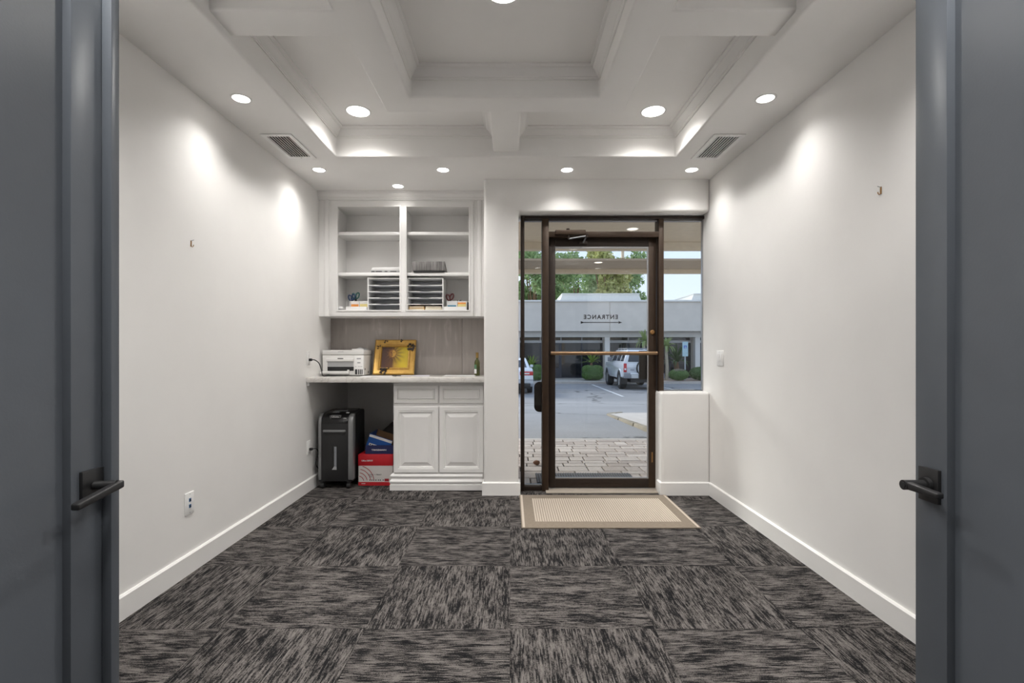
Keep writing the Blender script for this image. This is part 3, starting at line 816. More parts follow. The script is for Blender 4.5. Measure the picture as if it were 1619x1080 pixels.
# ================================================================== GREY DOORS OPENED INTO THE ROOM
def grey_door(name, side, label, xface, yfree, yhinge, ystile, astragal):
    """leaf lies along y; side -1 = left of the camera, +1 = right; xface = face towards the opening"""
    s = side
    t = thing(name, (xface, yhinge, 0), kind='structure', label=label)
    def bx(mb, x0, x1, *r):                       # x measured from the visible face outwards
        a, b_ = xface + s*x0, xface + s*x1
        return mb.box(min(a, b_), max(a, b_), *r)
    TH, RC = 0.044, 0.0205
    H0, H1 = 0.012, 2.40
    bx(MB(), 0, TH, ystile, yfree, H0, H1).build('stile', 'grey_door_paint', t, bevel=0.002)
    bx(MB(), 0, TH, yhinge, yhinge+0.12, H0, H1).build('stile', 'grey_door_paint', t, bevel=0.002)
    bx(MB(), 0, TH, yhinge+0.12, ystile, H1-0.13, H1).build('top_rail', 'grey_door_paint', t, bevel=0.002)
    bx(MB(), 0, TH, yhinge+0.12, ystile, H0, H0+0.2).build('bottom_rail', 'grey_door_paint', t, bevel=0.002)
    bx(MB(), RC, TH-0.012, yhinge+0.12, ystile, H0+0.2, H1-0.13).build('panel', 'grey_door_paint', t)
    if astragal:
        bx(MB(), -0.026, 0.0, yfree-0.027, yfree, H0, H1).build('astragal', 'grey_door_paint', t, bevel=0.003)
    for zz in (0.3, 1.2, 2.1):
        MB().cyl((xface + s*0.05, yhinge, zz-0.05), (xface + s*0.05, yhinge, zz+0.05), 0.008, n=10).build('hinge', 'black_metal', t)
    return t
XDL, XDR = -1.055, 1.075
ldoor = grey_door('door_2', -1, 'dark grey panel door leaf with astragal strip opened at left', XDL, 1.296, 0.30, 1.181, True)
rdoor = grey_door('door_3', 1, 'dark grey panel door leaf opened at right', XDR, 1.3065, 0.30, 1.212, False)
# lever, left door: square rose, straight flat lever pointing back towards the hinges
h = thing('lever_handle', (XDL, 1.235, 0.83), parent=None)
h.parent = ldoor; h.location = Vector((XDL, 1.235, 0.83)) - ORG[ldoor]
def lv(px, py, x):                               # point on the plane x seen at px, py
    y = x*FPX/(px-807.0); return Vector((x, y, CAMZ + (558.0-py)*y/FPX))
def rose(h, x, s, y0, y1, z0, z1):
    MB().box(min(x, x - s*0.009), max(x, x - s*0.009), y0, y1, z0, z1).build('rose', 'black_metal', h, bevel=0.0015)
xr_ = XDL + 0.009
ra, rb = lv(130.6, 747, xr_), lv(164.3, 738, xr_)
zt = ra.z; y0r, y1r = ra.y, rb.y
rose(h, XDL, -1, y0r, y1r, zt-0.082, zt)
yc, zc = (y0r+y1r)/2, zt - 0.041
MB().cyl((XDL+0.009, yc+0.002, zc), (XDL+0.058, yc+0.012, zc), 0.011, n=16).build('spindle', 'black_metal', h, smooth=True)
xo = XDL + 0.060
pF, pN = lv(193, 767, xo), lv(118, 803, xo)
MB().hull8([(xo-0.011, pN.y, pN.z-0.008), (xo+0.009, pN.y, pN.z-0.008), (xo+0.009, yc+0.024, zc-0.010), (xo-0.011, yc+0.024, zc-0.010),
            (xo-0.011, pN.y, pN.z+0.008), (xo+0.009, pN.y, pN.z+0.008), (xo+0.009, yc+0.024, zc+0.009), (xo-0.011, yc+0.024, zc+0.009)]).build('lever', 'black_metal', h, bevel=0.004, seg=3)
# lever, right door: square rose, round neck with keyhole end, flat lever
h = thing('lever_handle', (XDR, 1.24, 0.83)); h.parent = rdoor; h.location = Vector((XDR, 1.24, 0.83)) - ORG[rdoor]
xr_ = XDR - 0.009
ra, rb = lv(1482.8, 744.5, xr_), lv(1451.4, 734.5, xr_)
y0r, y1r, zt = ra.y, rb.y, ra.z
rose(h, XDR, 1, y0r, y1r, zt-0.086, zt)
yc, zc = (y0r+y1r)/2, zt - 0.043
MB().cyl((XDR-0.009, yc, zc), (XDR-0.020, yc, zc), 0.019, n=20).build('neck', 'black_metal', h, smooth=True)
MB().cyl((XDR-0.018, yc, zc), (XDR-0.072, yc, zc), 0.0125, n=20).build('spindle', 'black_metal', h, smooth=True)
MB().cyl((XDR-0.072, yc, zc), (XDR-0.074, yc, zc), 0.0075, n=16).build('keyhole', 'graphite_plastic', h)
xo = XDR - 0.060
MB().hull8([(xo-0.011, yc-0.098, zc-0.008), (xo+0.008, yc-0.098, zc-0.008), (xo+0.008, yc+0.004, zc-0.010), (xo-0.011, yc+0.004, zc-0.010),
            (xo-0.011, yc-0.098, zc+0.006), (xo+0.008, yc-0.098, zc+0.006), (xo+0.008, yc+0.004, zc+0.010), (xo-0.011, yc+0.004, zc+0.010)]).build('lever', 'black_metal', h, bevel=0.004, seg=3)
# dark casing of the doorway
for (nm, x0, x1) in (('trim_2', DX0-0.06, DX0), ('trim_3', DX1, DX1+0.06)):
    box(nm, 'grey_door_paint', (x0, x1, YF, YF+0.015, 0, DZ+0.06), **ST)

# ================================================================== NICHE: CABINETS, WORKTOP, BACKSPLASH
def rings_panel(x0, x1, z0, z1, y, rings, name, parent, mat='cabinet_paint'):
    """rectangular front lofted through (inset, projection) rings, closed in the middle"""
    mb = MB(); bm = mb.bm
    prev = None
    for (i, d) in rings:
        r = [bm.verts.new(c) for c in ((x0+i, y-d, z0+i), (x1-i, y-d, z0+i), (x1-i, y-d, z1-i), (x0+i, y-d, z1-i))]
        if prev is None: bm.faces.new(r)
        else:
            for k in range(4): bm.faces.new((prev[k], prev[(k+1) % 4], r[(k+1) % 4], r[k]))
        prev = r
    bm.faces.new(prev[::-1])
    return mb.build(name, mat, parent)

# --- wall cabinet
YC = 4.35
cab = thing('wall_cabinet', (-0.957, YC, 1.485), 'white open wall cabinet with two columns of shelves under the niche ceiling', 'cabinet')
zc_top = zs(Z_SOFFIT, YC) - 0.001
car = MB()
car.box(XL+0.001, -1.545, YC+0.02, YA-0.001, 1.487, 2.52)
car.box(-0.345, XP-0.001, YC+0.02, YA-0.001, 1.487, 2.52)
car.box(-1.545, -0.345, YC+0.02, YA-0.001, 1.487, 1.533)
car.box(-1.545, -0.345, YC+0.02, YA-0.001, 2.455, 2.52)
car.build('carcass', 'cabinet_paint', cab)
box('back_panel', 'cabinet_paint', (-1.545, -0.345, 4.632, YA-0.002, 1.533, 2.455), cab)
box('divider', 'cabinet_paint', (-0.962, -0.932, YC+0.02, 4.632, 1.533, 2.455), cab)
ox = ((-1.526, -0.976), (-0.917, -0.366))
oz = (1.539, 2.452)
MB().cells([-1.584, ox[0][0], ox[0][1], ox[1][0], ox[1][1], -0.327], [1.485, oz[0], oz[1], 2.503],
           lambda x, z: not (oz[0] < z < oz[1] and (ox[0][0] < x < ox[0][1] or ox[1][0] < x < ox[1][1])), YC-0.008, YC+0.02, 'y').build('face_frame', 'cabinet_paint', cab, bevel=0.0025)
for (a, b_) in ox:
    g = 0.011
    MB().cells([a-g, a+0.002, b_-0.002, b_+g], [oz[0]-g, oz[0]+0.002, oz[1]-0.002, oz[1]+g],
               lambda x, z: not (a+0.002 < x < b_-0.002 and oz[0]+0.002 < z < oz[1]-0.002), YC-0.0150, YC-0.0075, 'y').build('bead', 'cabinet_paint', cab, bevel=0.002)
    for (zt_, zb_) in ((2.242, 2.210), (1.880, 1.848)):
        sx0 = -1.5445 if a < -1 else -0.9315
        sx1 = -0.9625 if a < -1 else -0.3455
        s_ = MB().box(sx0, sx1, YC+0.04, 4.6315, zb_+0.004, zt_).build('shelf', 'cabinet_paint', cab, bevel=0.002)
        MB().box(sx0, sx1, YC+0.030, YC+0.042, zb_, zt_-0.010).build('nosing', 'cabinet_paint', s_, bevel=0.003)
# outer line round the face and pilasters with a rounded flute
MB().cells([-1.597, -1.584, -0.327, -0.314], [1.485, 2.503, 2.514], lambda x, z: z > 2.503 or x < -1.584 or x > -0.327, YC+0.001, YC+0.02, 'y').build('edge_strip', 'cabinet_paint', cab, bevel=0.003)
def pilaster(x0, x1, b0, b1):
    p = MB().box(x0, x1, YC+0.008, YC+0.02, 1.485, 2.514).build('pilaster', 'cabinet_paint', cab)
    prof = [(b0, YC+0.008)]
    for k in range(9):
        t = math.pi*k/8; prof.append(((b0+b1)/2 - (b1-b0)/2*math.cos(t), YC+0.006 - 0.010*math.sin(t)))
    prof.append((b1, YC+0.008))
    MB().prism(prof, 1.486, 2.513, 'z').build('flute', 'cabinet_paint', p, smooth=True)
pilaster(XL+0.001, -1.597, -1.652, -1.606)
pilaster(-0.314, XP-0.001, -0.292, -0.252)
CC = [(-0.015, 0.0), (0.006, 0.0), (0.006, 0.010), (0.012, 0.013), (0.012, 0.024), (0.022, 0.034), (0.030, 0.046), (0.030, 0.054), (0.040, 0.058), (0.040, zc_top-2.512), (-0.015, zc_top-2.512)]
MB().sweep([(XP-0.001, YC), (XL+0.001, YC)], [(o, 2.512+z) for (o, z) in CC], closed=False).build('crown_moulding', 'cabinet_paint', cab, smooth=True)

# --- base cabinet
YD = 4.182
base = thing('base_cabinet', (-0.61, YD, 0), 'white base cabinet with two drawers and two raised panel doors under the worktop', 'cabinet')
box('carcass', 'cabinet_paint', (-0.994, XP-0.002, YD, 4.64, 0.02, 0.915), base)
rail = [(-0.9935, -0.6055), (-0.6055, -0.2185)]
DOOR = [(0.0, 0.0), (0.0, 0.016), (0.004, 0.020), (0.034, 0.020), (0.040, 0.017), (0.046, 0.018), (0.050, 0.008), (0.056, 0.006), (0.090, 0.018)]
DRAW = [(0.0, 0.0), (0.0, 0.016), (0.004, 0.020), (0.028, 0.020), (0.033, 0.009), (0.036, 0.009), (0.040, 0.018), (0.046, 0.018), (0.049, 0.015)]
for (a, b_) in ((-0.987, -0.611), (-0.602, -0.228)):
    d_ = rings_panel(a, b_, 0.1465, 0.708, YD, DOOR, 'door', base)
    rings_panel(a, b_, 0.735, 0.888, YD, DRAW, 'drawer', base)
BM = [(-0.01, 0.0), (0.024, 0.0), (0.024, 0.046), (0.018, 0.050), (0.020, 0.056), (0.026, 0.066), (0.026, 0.076), (0.014, 0.092), (0.012, 0.097), (0.016, 0.104), (0.022, 0.116), (0.020, 0.126), (0.008, 0.136), (0.004, 0.142), (-0.01, 0.142)]
MB().sweep([(XP-0.018, YD-0.002), (-0.996, YD-0.002), (-0.996, 4.5)], BM, closed=False).build('base_moulding', 'cabinet_paint', base, smooth=True)

# --- worktop and backsplash
ZW = 0.957
box('worktop', 'quartz', (XL+0.001, XP-0.001, 4.085, YA-0.017, 0.9155, ZW), bevel=0.003, label='white veined quartz worktop spanning the niche', cat='worktop')
bsp = thing('wall_backsplash', (-0.957, YA, ZW), kind='structure', label='grey veined stone backsplash between worktop and wall cabinet')
for (a, b_) in ((XL+0.001, -1.048), (-1.045, -0.455), (-0.452, XP-0.001)):
    box('tile', 'backsplash_tile', (a, b_, YA-0.016, YA-0.0005, ZW-0.002, 1.486), bsp, bevel=0.001)
box('wall_bracket', 'white_plastic', (XL+0.001, XL+0.02, 4.10, 4.13, 0.885, 0.915), bevel=0.003, label='small white bracket under the worktop end on the wall', cat='bracket')

# ================================================================== THINGS ON THE SHELVES
Z0 = 1.5335
def sx(px, y): return (px-807.0)*y/FPX
def sz(py, y): return CAMZ + (558.0-py)*y/FPX
# letter trays
def letter_tray(x0, x1, y0, y1, label):
    h = 0.300
    t = thing('letter_tray', ((x0+x1)/2, y0, Z0), label, 'letter tray', 'letter trays in the wall cabinet')
    for (a, b_) in ((x0, x0+0.009), (x1-0.009, x1)): box('side_panel', 'white_plastic', (a, b_, y0, y1, Z0, Z0+h), t, bevel=0.001)
    box('top_panel', 'white_plastic', (x0+0.009, x1-0.009, y0, y1, Z0+h-0.008, Z0+h), t, bevel=0.001)
    box('back_panel', 'tray_grey', (x0+0.009, x1-0.009, y1-0.006, y1, Z0, Z0+h-0.008), t)
    for k in range(5):
        z = Z0 + 0.004 + k*0.0563
        c = (x0+x1)/2
        poly = [(x0+0.009, z), (x1-0.009, z), (x1-0.009, z+0.007), (c+0.050, z+0.007), (c+0.040, z+0.002), (c-0.040, z+0.002), (c-0.050, z+0.007), (x0+0.009, z+0.007)]
        s_ = MB().prism(poly, y0, y0+0.006, 'y').build('shelf_lip', 'white_plastic', t)
        box('shelf', 'tray_grey', (x0+0.009, x1-0.009, y0+0.006, y1-0.006, z, z+0.003), t)
    return t
letter_tray(-1.279, -0.968, 4.40, 4.625, 'white five-slot letter tray with empty slots, lower left compartment')
letter_tray(-0.926, -0.600, 4.40, 4.625, 'white five-slot letter tray holding small boxes in its bottom slot')
for (a, b_, z, mt, lb) in ((-0.912, -0.772, 0.012, 'box_orange', 'flat orange-brown carton at the bottom of the letter tray slot'),
                           (-0.910, -0.774, 0.0305, 'box_orange', 'flat orange-brown carton lying on the other one in the letter tray'),
                           (-0.764, -0.616, 0.012, 'box_cream', 'flat cream carton at the bottom of the letter tray slot'),
                           (-0.762, -0.620, 0.0305, 'box_cream', 'flat cream carton lying on the other cream one in the letter tray')):
    t = thing('small_carton', ((a+b_)/2, 4.42, Z0+z), lb, 'box', 'small cartons in the letter tray')
    box('carton', mt, (a, b_, 4.418, 4.56, Z0+z, Z0+z+0.0175), t, bevel=0.001)
    box('flap', 'box_cream', (a+0.006, b_-0.006, 4.4165, 4.418, Z0+z+0.004, Z0+z+0.014), t)
# desk organisers with note pads and scissors
def organiser(x0, x1, label):
    t = thing('desk_organiser', ((x0+x1)/2, 4.40, Z0), label, 'desk organiser', 'desk organisers in the wall cabinet')
    y0 = 4.395
    mb = MB(); mb.box(x0, x1, y0, y0+0.004, Z0, Z0+0.042); mb.box(x0, x1, y0, y0+0.125, Z0, Z0+0.004)
    mb.build('front_tray', 'white_plastic', t)
    xa = x0+0.022
    xm = (xa+x1)/2
    for (a, b_) in ((x0, x0+0.004), (x1-0.004, x1)): box('tray_side', 'white_plastic', (a, b_, y0+0.004, y0+0.040, Z0+0.004, Z0+0.036), t)
    for a in (xa, xm-0.002, x1-0.004): box('compartment_wall', 'white_plastic', (a, a+0.004, y0+0.040, y0+0.125, Z0+0.004, Z0+0.098), t)
    for (a, b_) in ((xa+0.004, xm-0.002), (xm+0.002, x1-0.004)):
        box('compartment_back', 'white_plastic', (a, b_, y0+0.062, y0+0.066, Z0+0.004, Z0+0.098), t)
        box('compartment_back', 'white_plastic', (a, b_, y0+0.121, y0+0.125, Z0+0.004, Z0+0.098), t)
    return xa, xm, x1, y0
def pad(x0, x1, y, z1, mat, label):
    t = thing('note_pad', ((x0+x1)/2, y, Z0+0.0045), label, 'note pad', 'sticky note pads')
    box('sheets', mat, (x0, x1, y, y+0.008, Z0+0.0045, z1), t, bevel=0.001)
    box('backing', 'paper', (x0, x1, y+0.008, y+0.0095, Z0+0.0045, z1), t)
def scissors(x, y, zt, mat, label, w=0.017, lean=0.0):
    t = thing('scissors', (x, y, Z0+0.005), label, 'scissors', 'scissors in the desk organisers')
    for s in (-1, 1):
        cx, cz = x + s*w + lean, zt - 0.030 - (0.006 if s < 0 else 0)
        pts = []
        for k in range(16):
            a = 2*math.pi*k/16
            u, v_ = 0.0145*math.cos(a), 0.028*math.sin(a)
            th = -0.35*s
            pts.append((cx + u*math.cos(th) - v_*math.sin(th), y, cz + u*math.sin(th) + v_*math.cos(th)))
        MB().tube(pts, 0.0062, 8, closed=True).build('handle_loop', mat, t, smooth=True)
        MB().tube([(cx - s*0.010, y, cz-0.025), (x + s*0.003, y, cz-0.055)], 0.006, 8).build('shank', 'black_plastic', t, smooth=True)
        MB().hull8([(x+s*0.001-0.003, y-0.001, Z0+0.006), (x+s*0.001+0.003, y-0.001, Z0+0.006), (x+s*0.001+0.003, y+0.001, Z0+0.006), (x+s*0.001-0.003, y+0.001, Z0+0.006),
                    (x+s*0.003-0.006, y-0.001, zt-0.090), (x+s*0.003+0.006, y-0.001, zt-0.090), (x+s*0.003+0.006, y+0.001, zt-0.090), (x+s*0.003-0.006, y+0.001, zt-0.090)]).build('blade', 'steel', t)
xa, xm, xb, yo = organiser(-1.470, -1.284, 'white desk organiser holding blue and teal handled scissors')
pad(xa+0.009, xm-0.006, yo+0.050, Z0+0.068, 'note_orange', 'orange sticky note pad in the organiser beside yellow notes, lower left compartment')
pad(xm+0.006, xb-0.008, yo+0.050, Z0+0.070, 'note_yellow', 'yellow sticky note pad in the organiser under the teal scissors')
scissors(sx(556.5, 4.49), 4.485, Z0+0.165, 'handle_blue', 'scissors with navy blue handles in the left organiser', 0.013)
scissors(sx(562.5, 4.50), 4.502, Z0+0.182, 'handle_teal', 'scissors with teal and black handles in the left organiser', 0.015)
xa, xm, xb, yo = organiser(-0.596, -0.392, 'white desk organiser holding dark red handled scissors')
pad(xa+0.006, xm-0.008, yo+0.050, Z0+0.060, 'note_blue', 'blue sticky note pad in the organiser below the red scissors')
pad(xm+0.008, xb-0.010, yo+0.044, Z0+0.069, 'note_yellow', 'yellow sticky note pad in front of an orange one')
pad(xm+0.007, xb-0.011, yo+0.0515, Z0+0.084, 'note_orange', 'orange sticky note pad behind a yellow one')
scissors(sx(711.5, 4.49), 4.485, Z0+0.170, 'handle_red', 'scissors with dark red handles in the right organiser', 0.017)
t = thing('tape_dispenser', (sx(727, 4.49), 4.49, Z0+0.005), 'small black tape dispenser sticking out of the right organiser', 'tape dispenser')
xc = sx(727, 4.49)
MB().prism([(xc-0.022, Z0+0.006), (xc+0.022, Z0+0.006), (xc+0.024, Z0+0.092), (xc+0.012, Z0+0.112), (xc-0.004, Z0+0.108), (xc-0.014, Z0+0.100), (xc-0.022, Z0+0.112), (xc-0.025, Z0+0.100)], 4.480, 4.505, 'y').build('body', 'black_plastic', t, bevel=0.002)
MB().lathe([(0.010, -0.014), (0.010, 0.014)], (xc+0.008, 4.4925, Z0+0.098), 14, 'y').build('tape_roll', 'graphite_plastic', t)
t = thing('black_case', (-0.378, 4.42, Z0), 'narrow black case standing beside the right organiser', 'case')
box('case_body', 'black_plastic', (-0.386, -0.370, 4.41, 4.56, Z0, Z0+0.082), t, bevel=0.003)
box('clasp', 'graphite_plastic', (-0.382, -0.374, 4.407, 4.411, Z0+0.04, Z0+0.055), t)
# white stapler lying in the corner
t = thing('stapler', (sx(538.5, 4.42), 4.42, Z0), 'small white and grey stapler in the cabinet corner', 'stapler')
MB().prism([(4.40, Z0+0.022), (4.404, Z0+0.042), (4.43, Z0+0.046), (4.52, Z0+0.030), (4.52, Z0+0.018)], -1.540, -1.503, 'x').build('top_arm', 'white_plastic', t, bevel=0.004)
MB().prism([(4.40, Z0), (4.40, Z0+0.020), (4.52, Z0+0.018), (4.53, Z0)], -1.537, -1.500, 'x').build('base_arm', 'printer_grey', t, bevel=0.002)
# slim disc player and wedge binder on the middle shelves
zz = 1.8805
t = thing('disc_player', (-1.11, 4.42, zz), 'slim white and silver electronic player on the left middle shelf', 'electronics')
box('lower_case', 'printer_grey', (-1.248, -0.972, 4.402, 4.60, zz, zz+0.020), t, bevel=0.002)
MB().prism([(-1.246, zz+0.020), (-0.972, zz+0.020), (-0.972, zz+0.050), (-1.232, zz+0.046), (-1.244, zz+0.036)], 4.404, 4.60, 'y').build('upper_case', 'white_plastic', t, bevel=0.003)
for (a, b_) in ((-1.24, -1.215), (-1.205, -1.15), (-1.125, -1.10), (-1.075, -1.02)): box('port', 'graphite_plastic', (a, b_, 4.4005, 4.4025, zz+0.006, zz+0.013), t)
t = thing('ring_binder', (-0.72, 4.40, zz), 'grey bark-patterned wedge binder lying on the right middle shelf', 'binder')
MB().prism([(4.372, zz+0.014), (4.376, zz+0.096), (4.60, zz+0.016), (4.60, zz+0.010)], -0.872, -0.584, 'x').build('cover', 'binder_grey', t, bevel=0.002)
box('bottom_board', 'graphite_plastic', (-0.862, -0.588, 4.370, 4.605, zz, zz+0.010), t, bevel=0.001)
MB().tube([(-0.586, 4.40, zz+0.02), (-0.586, 4.385, zz+0.05)], 0.004, 8).build('ring_mechanism', 'steel', t)

# ================================================================== THINGS ON THE WORKTOP
# printer
p0, p1, q0, q1 = -1.672, -1.303, 4.375, 4.640
t = thing('printer', (-1.49, 4.37, ZW), 'white ink tank printer with an open paper tray on the worktop', 'printer')
zf = lambda py: sz(py, 4.372)
MB().box(p0, p1, q0, q1, ZW+0.006, zf(561.5)).build('body', 'printer_white', t, bevel=0.006)
lid = MB().box(p0-0.001, p1+0.001, q0-0.002, q1, zf(561), zf(553.5)).build('scanner_lid', 'printer_white', t, bevel=0.006, seg=3)
box('feet', 'rubber', (p0+0.02, p1-0.02, q0+0.02, q1-0.02, ZW, ZW+0.007), t)
MB().hull8([(p0+0.26, 4.43, zf(553.3)), (p1-0.01, 4.43, zf(553.3)), (p1-0.01, 4.62, zf(553.3)), (p0+0.26, 4.62, zf(553.3)),
            (p0+0.30, 4.45, zf(549.5)), (p1-0.03, 4.45, zf(551.5)), (p1-0.03, 4.61, zf(551.5)), (p0+0.30, 4.61, zf(549.0))]).build('feeder_tray', 'printer_grey', t, bevel=0.003)
MB().box(p0+0.25, p1-0.02, 4.41, 4.44, zf(553.4), zf(551.6)).build('feeder_cover', 'printer_white', lid, bevel=0.003)
lettering('EPSON', 0.016, 'printer_grey', (sx(538.7, 4.372), q0-0.0026, zf(556.3)), (1, 0, 0), (0, 0, 1), lid)
box('seam', 'printer_grey', (sx(518, 4.37), sx(560, 4.37), q0-0.0005, q0+0.004, zf(560.6), zf(559.2)), t)
MB().box(sx(516, 4.37), sx(559, 4.37), q0-0.010, q0+0.002, zf(571.5), zf(566.6)).build('front_flap', 'printer_white', t, bevel=0.004)
box('grip', 'graphite_plastic', (sx(534, 4.37), sx(543, 4.37), q0-0.0108, q0-0.006, zf(567.6), zf(566.4)), t)
box('recess', 'printer_grey', (sx(517.5, 4.37), sx(558.5, 4.37), q0-0.001, q0+0.002, zf(580), zf(571.5)), t)
box('output_slot', 'black_plastic', (sx(517.5, 4.37), sx(559, 4.37), q0-0.0015, q0+0.002, zf(586.5), zf(580)), t)
MB().box(p0-0.004, sx(553, 4.37), 4.335, q0, zf(591), zf(587)).build('output_tray', 'printer_white', t, bevel=0.004)
box('tray_stop', 'printer_white', (sx(549, 4.34), sx(552, 4.34), 4.336, 4.348, zf(587), zf(584.5)), t, bevel=0.001)
cp = MB().box(sx(560, 4.37), sx(574.3, 4.37), q0-0.004, q0+0.002, zf(592.5), zf(562)).build('control_panel', 'white_plastic', t, bevel=0.002)
for (a, b_, c_, d_) in ((564, 570.5, 568.2, 566), (564.8, 569.8, 574.5, 572.6)): box('display', 'printer_grey', (sx(a, 4.37), sx(b_, 4.37), q0-0.0048, q0-0.0035, zf(c_), zf(d_)), cp)
for a in (562.6, 566.7, 569.2, 571.8): box('button', 'printer_grey', (sx(a-0.6, 4.37), sx(a+0.6, 4.37), q0-0.0048, q0-0.0035, zf(580.3), zf(579)), cp)
for (a, b_) in ((561.2, 564.8), (566, 567.8), (568.8, 570.5), (571.5, 573)): box('ink_window', 'graphite_plastic', (sx(a, 4.37), sx(b_, 4.37), q0-0.0048, q0-0.0035, zf(592), zf(584)), cp)
for (y_, zp) in ((4.40, 0.05), (4.50, 0.02)): box('side_port', 'graphite_plastic', (p1-0.001, p1+0.0012, y_, y_+0.018, ZW+zp, ZW+zp+0.018), t)
# gilded picture
t = thing('sun_picture', (sx(622, 4.52), 4.525, ZW+0.002), 'gold picture frame with a sun face print leaning on the backsplash', 'picture', rot=(R(-17.5), 0, R(-2)))
W2, HH = 0.191, 0.335
RX90 = Matrix.Rotation(R(90), 4, 'X')
FP = [(0, 0.0), (0, 0.020), (0.010, 0.026), (0.030, 0.018), (0.046, 0.016), (0.054, 0.024), (0.062, 0.024), (0.068, 0.010), (0.068, 0.0)]
MB().sweep([(-W2, 0), (W2, 0), (W2, HH), (-W2, HH)], FP).xf(RX90).build('frame', 'gold_frame', t, local=True, smooth=True)
art = MB().box(-W2+0.064, W2-0.064, -0.006, -0.002, 0.064, HH-0.064).build('print', 'sun_print', t, local=True)
box('backing', 'wood_dark', (-W2+0.05, W2-0.05, -0.002, 0.0, 0.05, HH-0.05), t, local=True)
def disc(cx, cz, r, y0, y1, n=24, half=None, sy=1.0):
    pts = [(cx + r*math.cos(a), cz + sy*r*math.sin(a)) for a in [(-math.pi/2 + math.pi*k/n) if half else 2*math.pi*k/n for k in range(n + (1 if half else 0))]]
    if half == 'l': pts = [(2*cx - x, z) for (x, z) in pts]
    return MB().prism(pts, y0, y1, 'y')
sunf = disc(-0.025, 0.205, 0.031, -0.0068, -0.006, sy=1.15).build('sun_face', 'sun_shadow_print', art, local=True)
disc(-0.025, 0.205, 0.031, -0.0073, -0.0066, half='r', sy=1.15).build('sun_face', 'sun_gold', art, local=True)
fe = MB()
for (a, b_, w_, h_) in ((-0.037, 0.212, 0.006, 0.003), (-0.012, 0.212, 0.006, 0.003), (-0.025, 0.187, 0.009, 0.0025)):
    fe.prism([(a + w_*math.cos(2*math.pi*k/10), b_ + h_*math.sin(2*math.pi*k/10)) for k in range(10)], -0.0078, -0.0070, 'y')
fe.prism([(-0.027, 0.211), (-0.021, 0.197), (-0.029, 0.197)], -0.0078, -0.0070, 'y')
fe.build('face_features', 'ornament_black', art, local=True)
ry = MB()
for k in range(20):
    a = 2*math.pi*k/20 + 0.1
    r1 = 0.058 if k % 2 else 0.046
    c0, c1 = (-0.025 + 0.033*math.cos(a-0.09), 0.205 + 0.037*math.sin(a-0.09)), (-0.025 + 0.033*math.cos(a+0.09), 0.205 + 0.037*math.sin(a+0.09))
    ry.prism([c0, (-0.025 + r1*math.cos(a), 0.205 + r1*1.05*math.sin(a)), c1], -0.0066, -0.0058, 'y')
ry.build('sun_rays', 'sun_shadow_print', art, local=True)
orn = random.Random(5)
def ornament(cx, cz, n, spread, s0, s1):
    mb = MB()
    for k in range(n):
        x_, z_ = cx + orn.uniform(-1, 1)*spread, cz + orn.uniform(-1, 1)*spread
        r_ = orn.uniform(s0, s1); ph = orn.random()*6
        pts = [(x_ + (r_ if q % 2 else r_*0.45)*math.cos(ph + 2*math.pi*q/10), z_ + (r_ if q % 2 else r_*0.45)*math.sin(ph + 2*math.pi*q/10)) for q in range(10)]
        mb.prism(pts, -0.0295, -0.012, 'y')
    mb.build('ornament', 'ornament_black', t, local=True)
ornament(0.152, 0.262, 16, 0.030, 0.009, 0.016)
ornament(-0.095, 0.028, 14, 0.026, 0.010, 0.017)
ornament(-0.158, 0.26, 4, 0.018, 0.005, 0.008)
ornament(-0.09, 0.315, 3, 0.014, 0.005, 0.010)
ornament(0.06, 0.318, 3, 0.016, 0.005, 0.011)
ornament(-0.04, 0.05, 3, 0.02, 0.005, 0.008)
# bottle
bx_, by_ = sx(754.5, 4.42), 4.42
t = thing('wine_bottle', (bx_, by_, ZW+0.0005), 'small green glass bottle on the worktop beside the pillar', 'bottle')
MB().lathe([(0.0, 0.002), (0.022, 0), (0.0255, 0.004), (0.0255, 0.118), (0.022, 0.132), (0.012, 0.146), (0.0105, 0.152), (0.0105, 0.198), (0.012, 0.200), (0.012, 0.206), (0.0, 0.206)], (bx_, by_, ZW+0.0005), 24).build('glass_body', 'bottle_glass', t, smooth=True)
MB().lathe([(0.0125, 0.158), (0.0125, 0.2075), (0.0, 0.2078)], (bx_, by_, ZW+0.0005), 20).build('foil_cap', 'gold_foil', t, smooth=True)
lb = MB()
for (z0, z1) in ((0.02, 0.06),):
    A = [(bx_ + 0.0262*math.cos(R(a)), by_ + 0.0262*math.sin(R(a))) for a in range(160, 261, 10)]
    Bq = [(bx_ + 0.0256*math.cos(R(a)), by_ + 0.0256*math.sin(R(a))) for a in range(260, 159, -10)]
    lb.prism(A + Bq, ZW+z0, ZW+z1, 'z')
lb.build('label_white', 'paper', t)
A = [(bx_ + 0.0262*math.cos(R(a)), by_ + 0.0262*math.sin(R(a))) for a in range(160, 261, 10)]
Bq = [(bx_ + 0.0256*math.cos(R(a)), by_ + 0.0256*math.sin(R(a))) for a in range(260, 159, -10)]
MB().prism(A + Bq, ZW+0.062, ZW+0.100, 'z').build('label_green', 'label_green', t)
